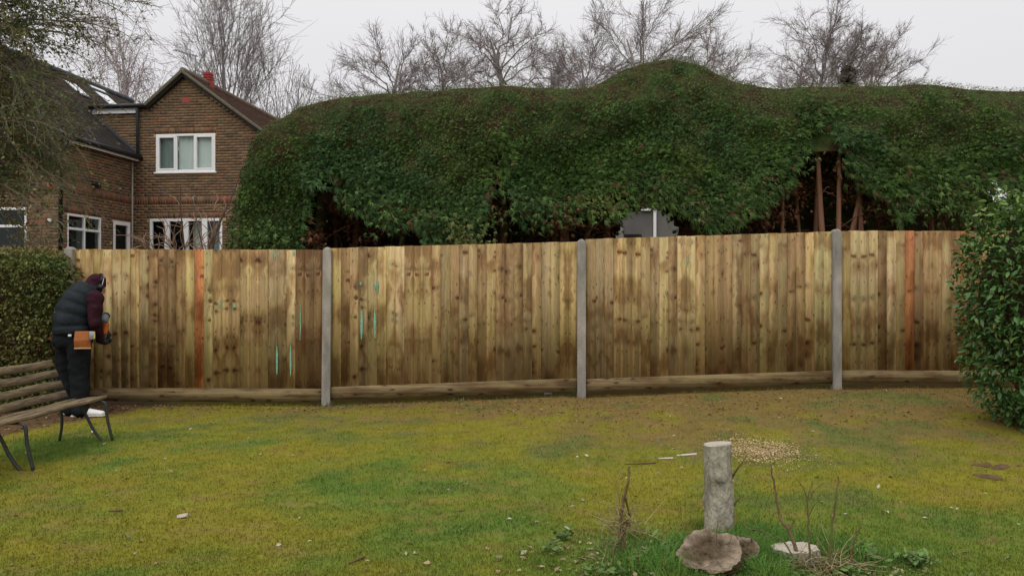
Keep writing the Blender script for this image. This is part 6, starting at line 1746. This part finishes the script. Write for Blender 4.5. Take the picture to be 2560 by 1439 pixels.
lying('timber_offcut', 'pale chip resting under the gravel board beside the middle post', 'wood', 1370, 984, 0.10, 0.05, 0.3, 'cutwood', 0.03)
lying('fallen_leaf', 'large pale tan curled leaf on the open lawn at lower left', 'leaf', 456, 1294, 0.06, 0.035, 0.2, 'pebble', 0.02)
lying('fallen_twig', 'dark brown twig lying on the lawn left of the pale leaf', 'twig', 290, 1278, 0.085, 0.010, 0.0, 'stalk', 0.008)
lying('fallen_twig', 'brown bent twig on the lawn near the bottom centre left', 'twig', 892, 1402, 0.10, 0.008, 0.9, 'stalk', 0.008)
lying('fallen_twig', 'thin twig lying on the lawn behind the tall dead stalk', 'twig', 1600, 1160, 0.24, 0.010, 0.12, 'stalk', 0.008)
# uneven clod patch, right
for (px, py, w_) in ((2490, 1166, 0.16), (2475, 1192, 0.12)):
    p = ground_pt(px, py)
    ob = blob('soil_clod', [(np.array([random.gauss(0, w_ * 0.4), random.gauss(0, w_ * 0.25), 0.0]), (random.uniform(0.03, 0.06), 0.04, 0.016)) for _ in range(9)], 0.009, M['soil'], None, 0, 2)
    ob.location = p; tag(ob, 'dark turned-up soil patch on the right lawn, ' + ('upper' if py < 1180 else 'lower') + ' one', 'soil')
# leaf litter scattered over the lawn (uncountable), wood chips by the stump
def litter(n, fn, size, cols, name, mat, label):
    P_ = fn(n); P_ = P_[(P_[:, 1] < 9.1)]
    z = ground_z(P_[:, 0], P_[:, 1]); Pq = np.c_[P_, z + 0.008]
    n = len(Pq); a = rng.uniform(0, 6.28, n)
    Dq = np.c_[np.cos(a), np.sin(a), rng.normal(0.05, 0.25, n)]
    tv_ = np.array([(0, 0, 0), (0.26, 0.4, 0.12), (0, 1, 0.05), (-0.26, 0.4, 0.12), (0, 0.5, 0.0)]); tf_ = np.array([(0, 1, 4), (1, 2, 4), (2, 3, 4), (3, 0, 4)])
    V, Fa = scatter(tv_, tf_, Pq, frames(Dq, rng.normal(0, 0.5, n)), rng.uniform(size[0], size[1], n))
    c = np.array(cols)[rng.integers(0, len(cols), n)] * (0.7 + 0.6 * rng.random(n))[:, None]
    o = mesh_np(name, V, Fa, M[mat], None, col=rep(c, 5)); tag(o, label, name.replace('_', ' '), kind='stuff'); return o
def uni(n):
    d = 3.5 + 5.6 * rng.random(n) ** 1.0
    return np.c_[(rng.random(n) - 0.5) * 1.36 * d, d]
litter(400, uni, (0.02, 0.048), [(0.36, 0.33, 0.27), (0.30, 0.22, 0.13), (0.22, 0.13, 0.07), (0.42, 0.38, 0.30), (0.14, 0.08, 0.045)], 'leaf_litter', 'deadleaf', 'small pale and brown dead leaves scattered over the lawn')
def nearfence(n):
    x = rng.uniform(-5.2, 5.2, n); yb = np.interp(x, [-6, -3, -1, 0.3, 1.5, 3, 5], [9.0, 8.9, 8.5, 7.7, 7.0, 7.2, 6.7]); return np.c_[x, yb + (9.15 - yb) * rng.random(n) + rng.normal(0, 0.25, n)]
litter(2600, nearfence, (0.015, 0.045), [(0.17, 0.085, 0.045), (0.2, 0.12, 0.06), (0.13, 0.075, 0.04), (0.26, 0.16, 0.09)], 'needle_litter', 'deadleaf', 'reddish brown litter on bare soil along the fence foot')
def bed(n):
    y = rng.uniform(5.2, 8.9, n); return np.c_[(-4.73 + (y - 7.2) * 0.28) - 1.8 * rng.random(n), y]
litter(900, bed, (0.03, 0.06), [(0.17, 0.085, 0.045), (0.2, 0.12, 0.06), (0.1, 0.06, 0.035), (0.22, 0.15, 0.08)], 'hedge_bed_litter', 'deadleaf', 'brown dead leaves under the bench and left hedge')
def stumpfoot(n):
    P_ = np.c_[rng.normal(0.55, 0.28, n // 2), rng.normal(3.85, 0.14, n // 2)]; Q_ = np.c_[rng.normal(1.6, 0.2, n // 2), rng.normal(3.72, 0.10, n // 2)]; return np.concatenate([P_, Q_])
litter(420, stumpfoot, (0.018, 0.055), [(0.36, 0.28, 0.16), (0.26, 0.18, 0.10), (0.42, 0.34, 0.2), (0.3, 0.3, 0.17)], 'dry_leaf_heap', 'deadleaf', 'dry straw-coloured leaves heaped round the stalks and logs')
def chipsf(n): return np.c_[2.02 + rng.normal(0, 0.15, n), 6.35 + rng.normal(0, 0.2, n)]
litter(4600, chipsf, (0.008, 0.019), [(0.52, 0.39, 0.22), (0.46, 0.33, 0.18), (0.58, 0.45, 0.27), (0.4, 0.29, 0.14)], 'wood_chips', 'chips', 'scatter of fresh pale wood chips on the lawn behind the stump')

# ------------------------------------------------------------------ grass
def blades(n, fn, hmin, hmax, wmin, wmax, name, label, bright=1.0, follow=True, bend=0.5):
    P_ = fn(n)
    c, bare, wd = lawn_col(P_[:, 0], P_[:, 1])
    kp = rng.random(len(P_)) > bare * 0.9
    P_, c, wd = P_[kp], c[kp], wd[kp]
    n = len(P_)
    z = ground_z(P_[:, 0], P_[:, 1]) - 0.004
    h_ = rng.uniform(hmin, hmax, n) * (1 + 0.6 * wd); w_ = rng.uniform(wmin, wmax, n)
    a = rng.uniform(0, 6.28, n); tilt = np.abs(rng.normal(0.0, bend, n))
    dirx, diry = np.cos(a), np.sin(a); b = rng.uniform(0, 6.28, n)
    px_, py_ = np.cos(b) * w_ / 2, np.sin(b) * w_ / 2
    m1 = np.c_[P_[:, 0] + dirx * h_ * tilt * 0.35, P_[:, 1] + diry * h_ * tilt * 0.35, z + h_ * 0.6]
    tp = np.c_[P_[:, 0] + dirx * h_ * tilt, P_[:, 1] + diry * h_ * tilt, z + h_ * (1 - 0.25 * np.minimum(tilt, 1.5))]
    off = np.c_[px_, py_, np.zeros(n)]
    base = np.c_[P_, z]
    V = np.stack([base - off, base + off, m1 + off * 0.75, m1 - off * 0.75, tp], 1).reshape(-1, 3)
    k = np.arange(n)[:, None] * 5
    Fq = k + np.array([[0, 1, 2, 3]]); Ft = k + np.array([[3, 2, 4]])
    cc = c * (0.86 + 0.28 * rng.random(n))[:, None] * bright
    straw = rng.random(n) > 0.975; cc[straw] = np.array([0.3, 0.23, 0.09]) * (0.6 + 0.5 * rng.random(straw.sum()))[:, None]
    o = mesh_np(name, V, [Fq, Ft], M['grass'], None, col=rep(cc, 5)); tag(o, label, 'grass', kind='stuff'); return o
def lawnpts(n):
    d = 3.45 + 5.7 * rng.random(n) ** 1.55
    x = (rng.random(n) - 0.5) * 1.40 * d
    return np.c_[x, d]
blades(180000, lawnpts, 0.010, 0.028, 0.003, 0.006, 'grass', 'short mossy yellow-green lawn grass', 1.2)
def tuft(n):
    k = 60; c = np.c_[rng.normal(1.2, 0.36, k), rng.normal(3.88, 0.2, k)]
    Q = c[rng.integers(0, k, n)] + rng.normal(0, 0.05, (n, 2))
    return Q[~((np.abs(Q[:, 0] - 0.97) < 0.17) & (Q[:, 1] < 3.86)) & ~((np.abs(Q[:, 0] - 1.43) < 0.12) & (Q[:, 1] < 3.95) & (Q[:, 1] > 3.7))]
blades(11000, tuft, 0.03, 0.085, 0.003, 0.0055, 'tall_grass', 'longer bright green grass tufts round the stump', 1.5, bend=0.9)
wn2 = 1500
wc = np.c_[rng.normal(1.15, 0.5, 50), rng.normal(3.85, 0.17, 50)]
Pw = wc[rng.integers(0, 50, wn2)] + rng.normal(0, 0.03, (wn2, 2))
Pw = Pw[~((np.abs(Pw[:, 0] - 0.97) < 0.18) & (Pw[:, 1] < 3.88))]
Pw = np.c_[Pw, ground_z(Pw[:, 0], Pw[:, 1]) + rng.uniform(0.0, 0.05, len(Pw))]
aw = rng.uniform(0, 6.28, len(Pw))
Vw, Fw = scatter(leafL, leafLf, Pw, frames(np.c_[np.cos(aw), np.sin(aw), rng.uniform(0.0, 1.0, len(Pw))], rng.normal(0, 0.4, len(Pw))), rng.uniform(0.02, 0.05, len(Pw)))
tag(mesh_np('low_weeds', Vw, Fw, M['hedgeleaf'], None, col=rep(np.array([0.1, 0.17, 0.035])[None] * (0.6 + 0.7 * rng.random(len(Pw)))[:, None], len(leafL)), smooth=True), 'low broad-leaved green weeds round the stump and logs', 'weeds', kind='stuff')
def edge(n):
    x = rng.uniform(-5.1, 5.0, n); return np.c_[x, 9.12 - np.abs(rng.normal(0, 0.05, n))]
blades(2600, edge, 0.02, 0.06, 0.003, 0.006, 'edge_grass', 'sparse grass fringe along the fence foot', 1.0)
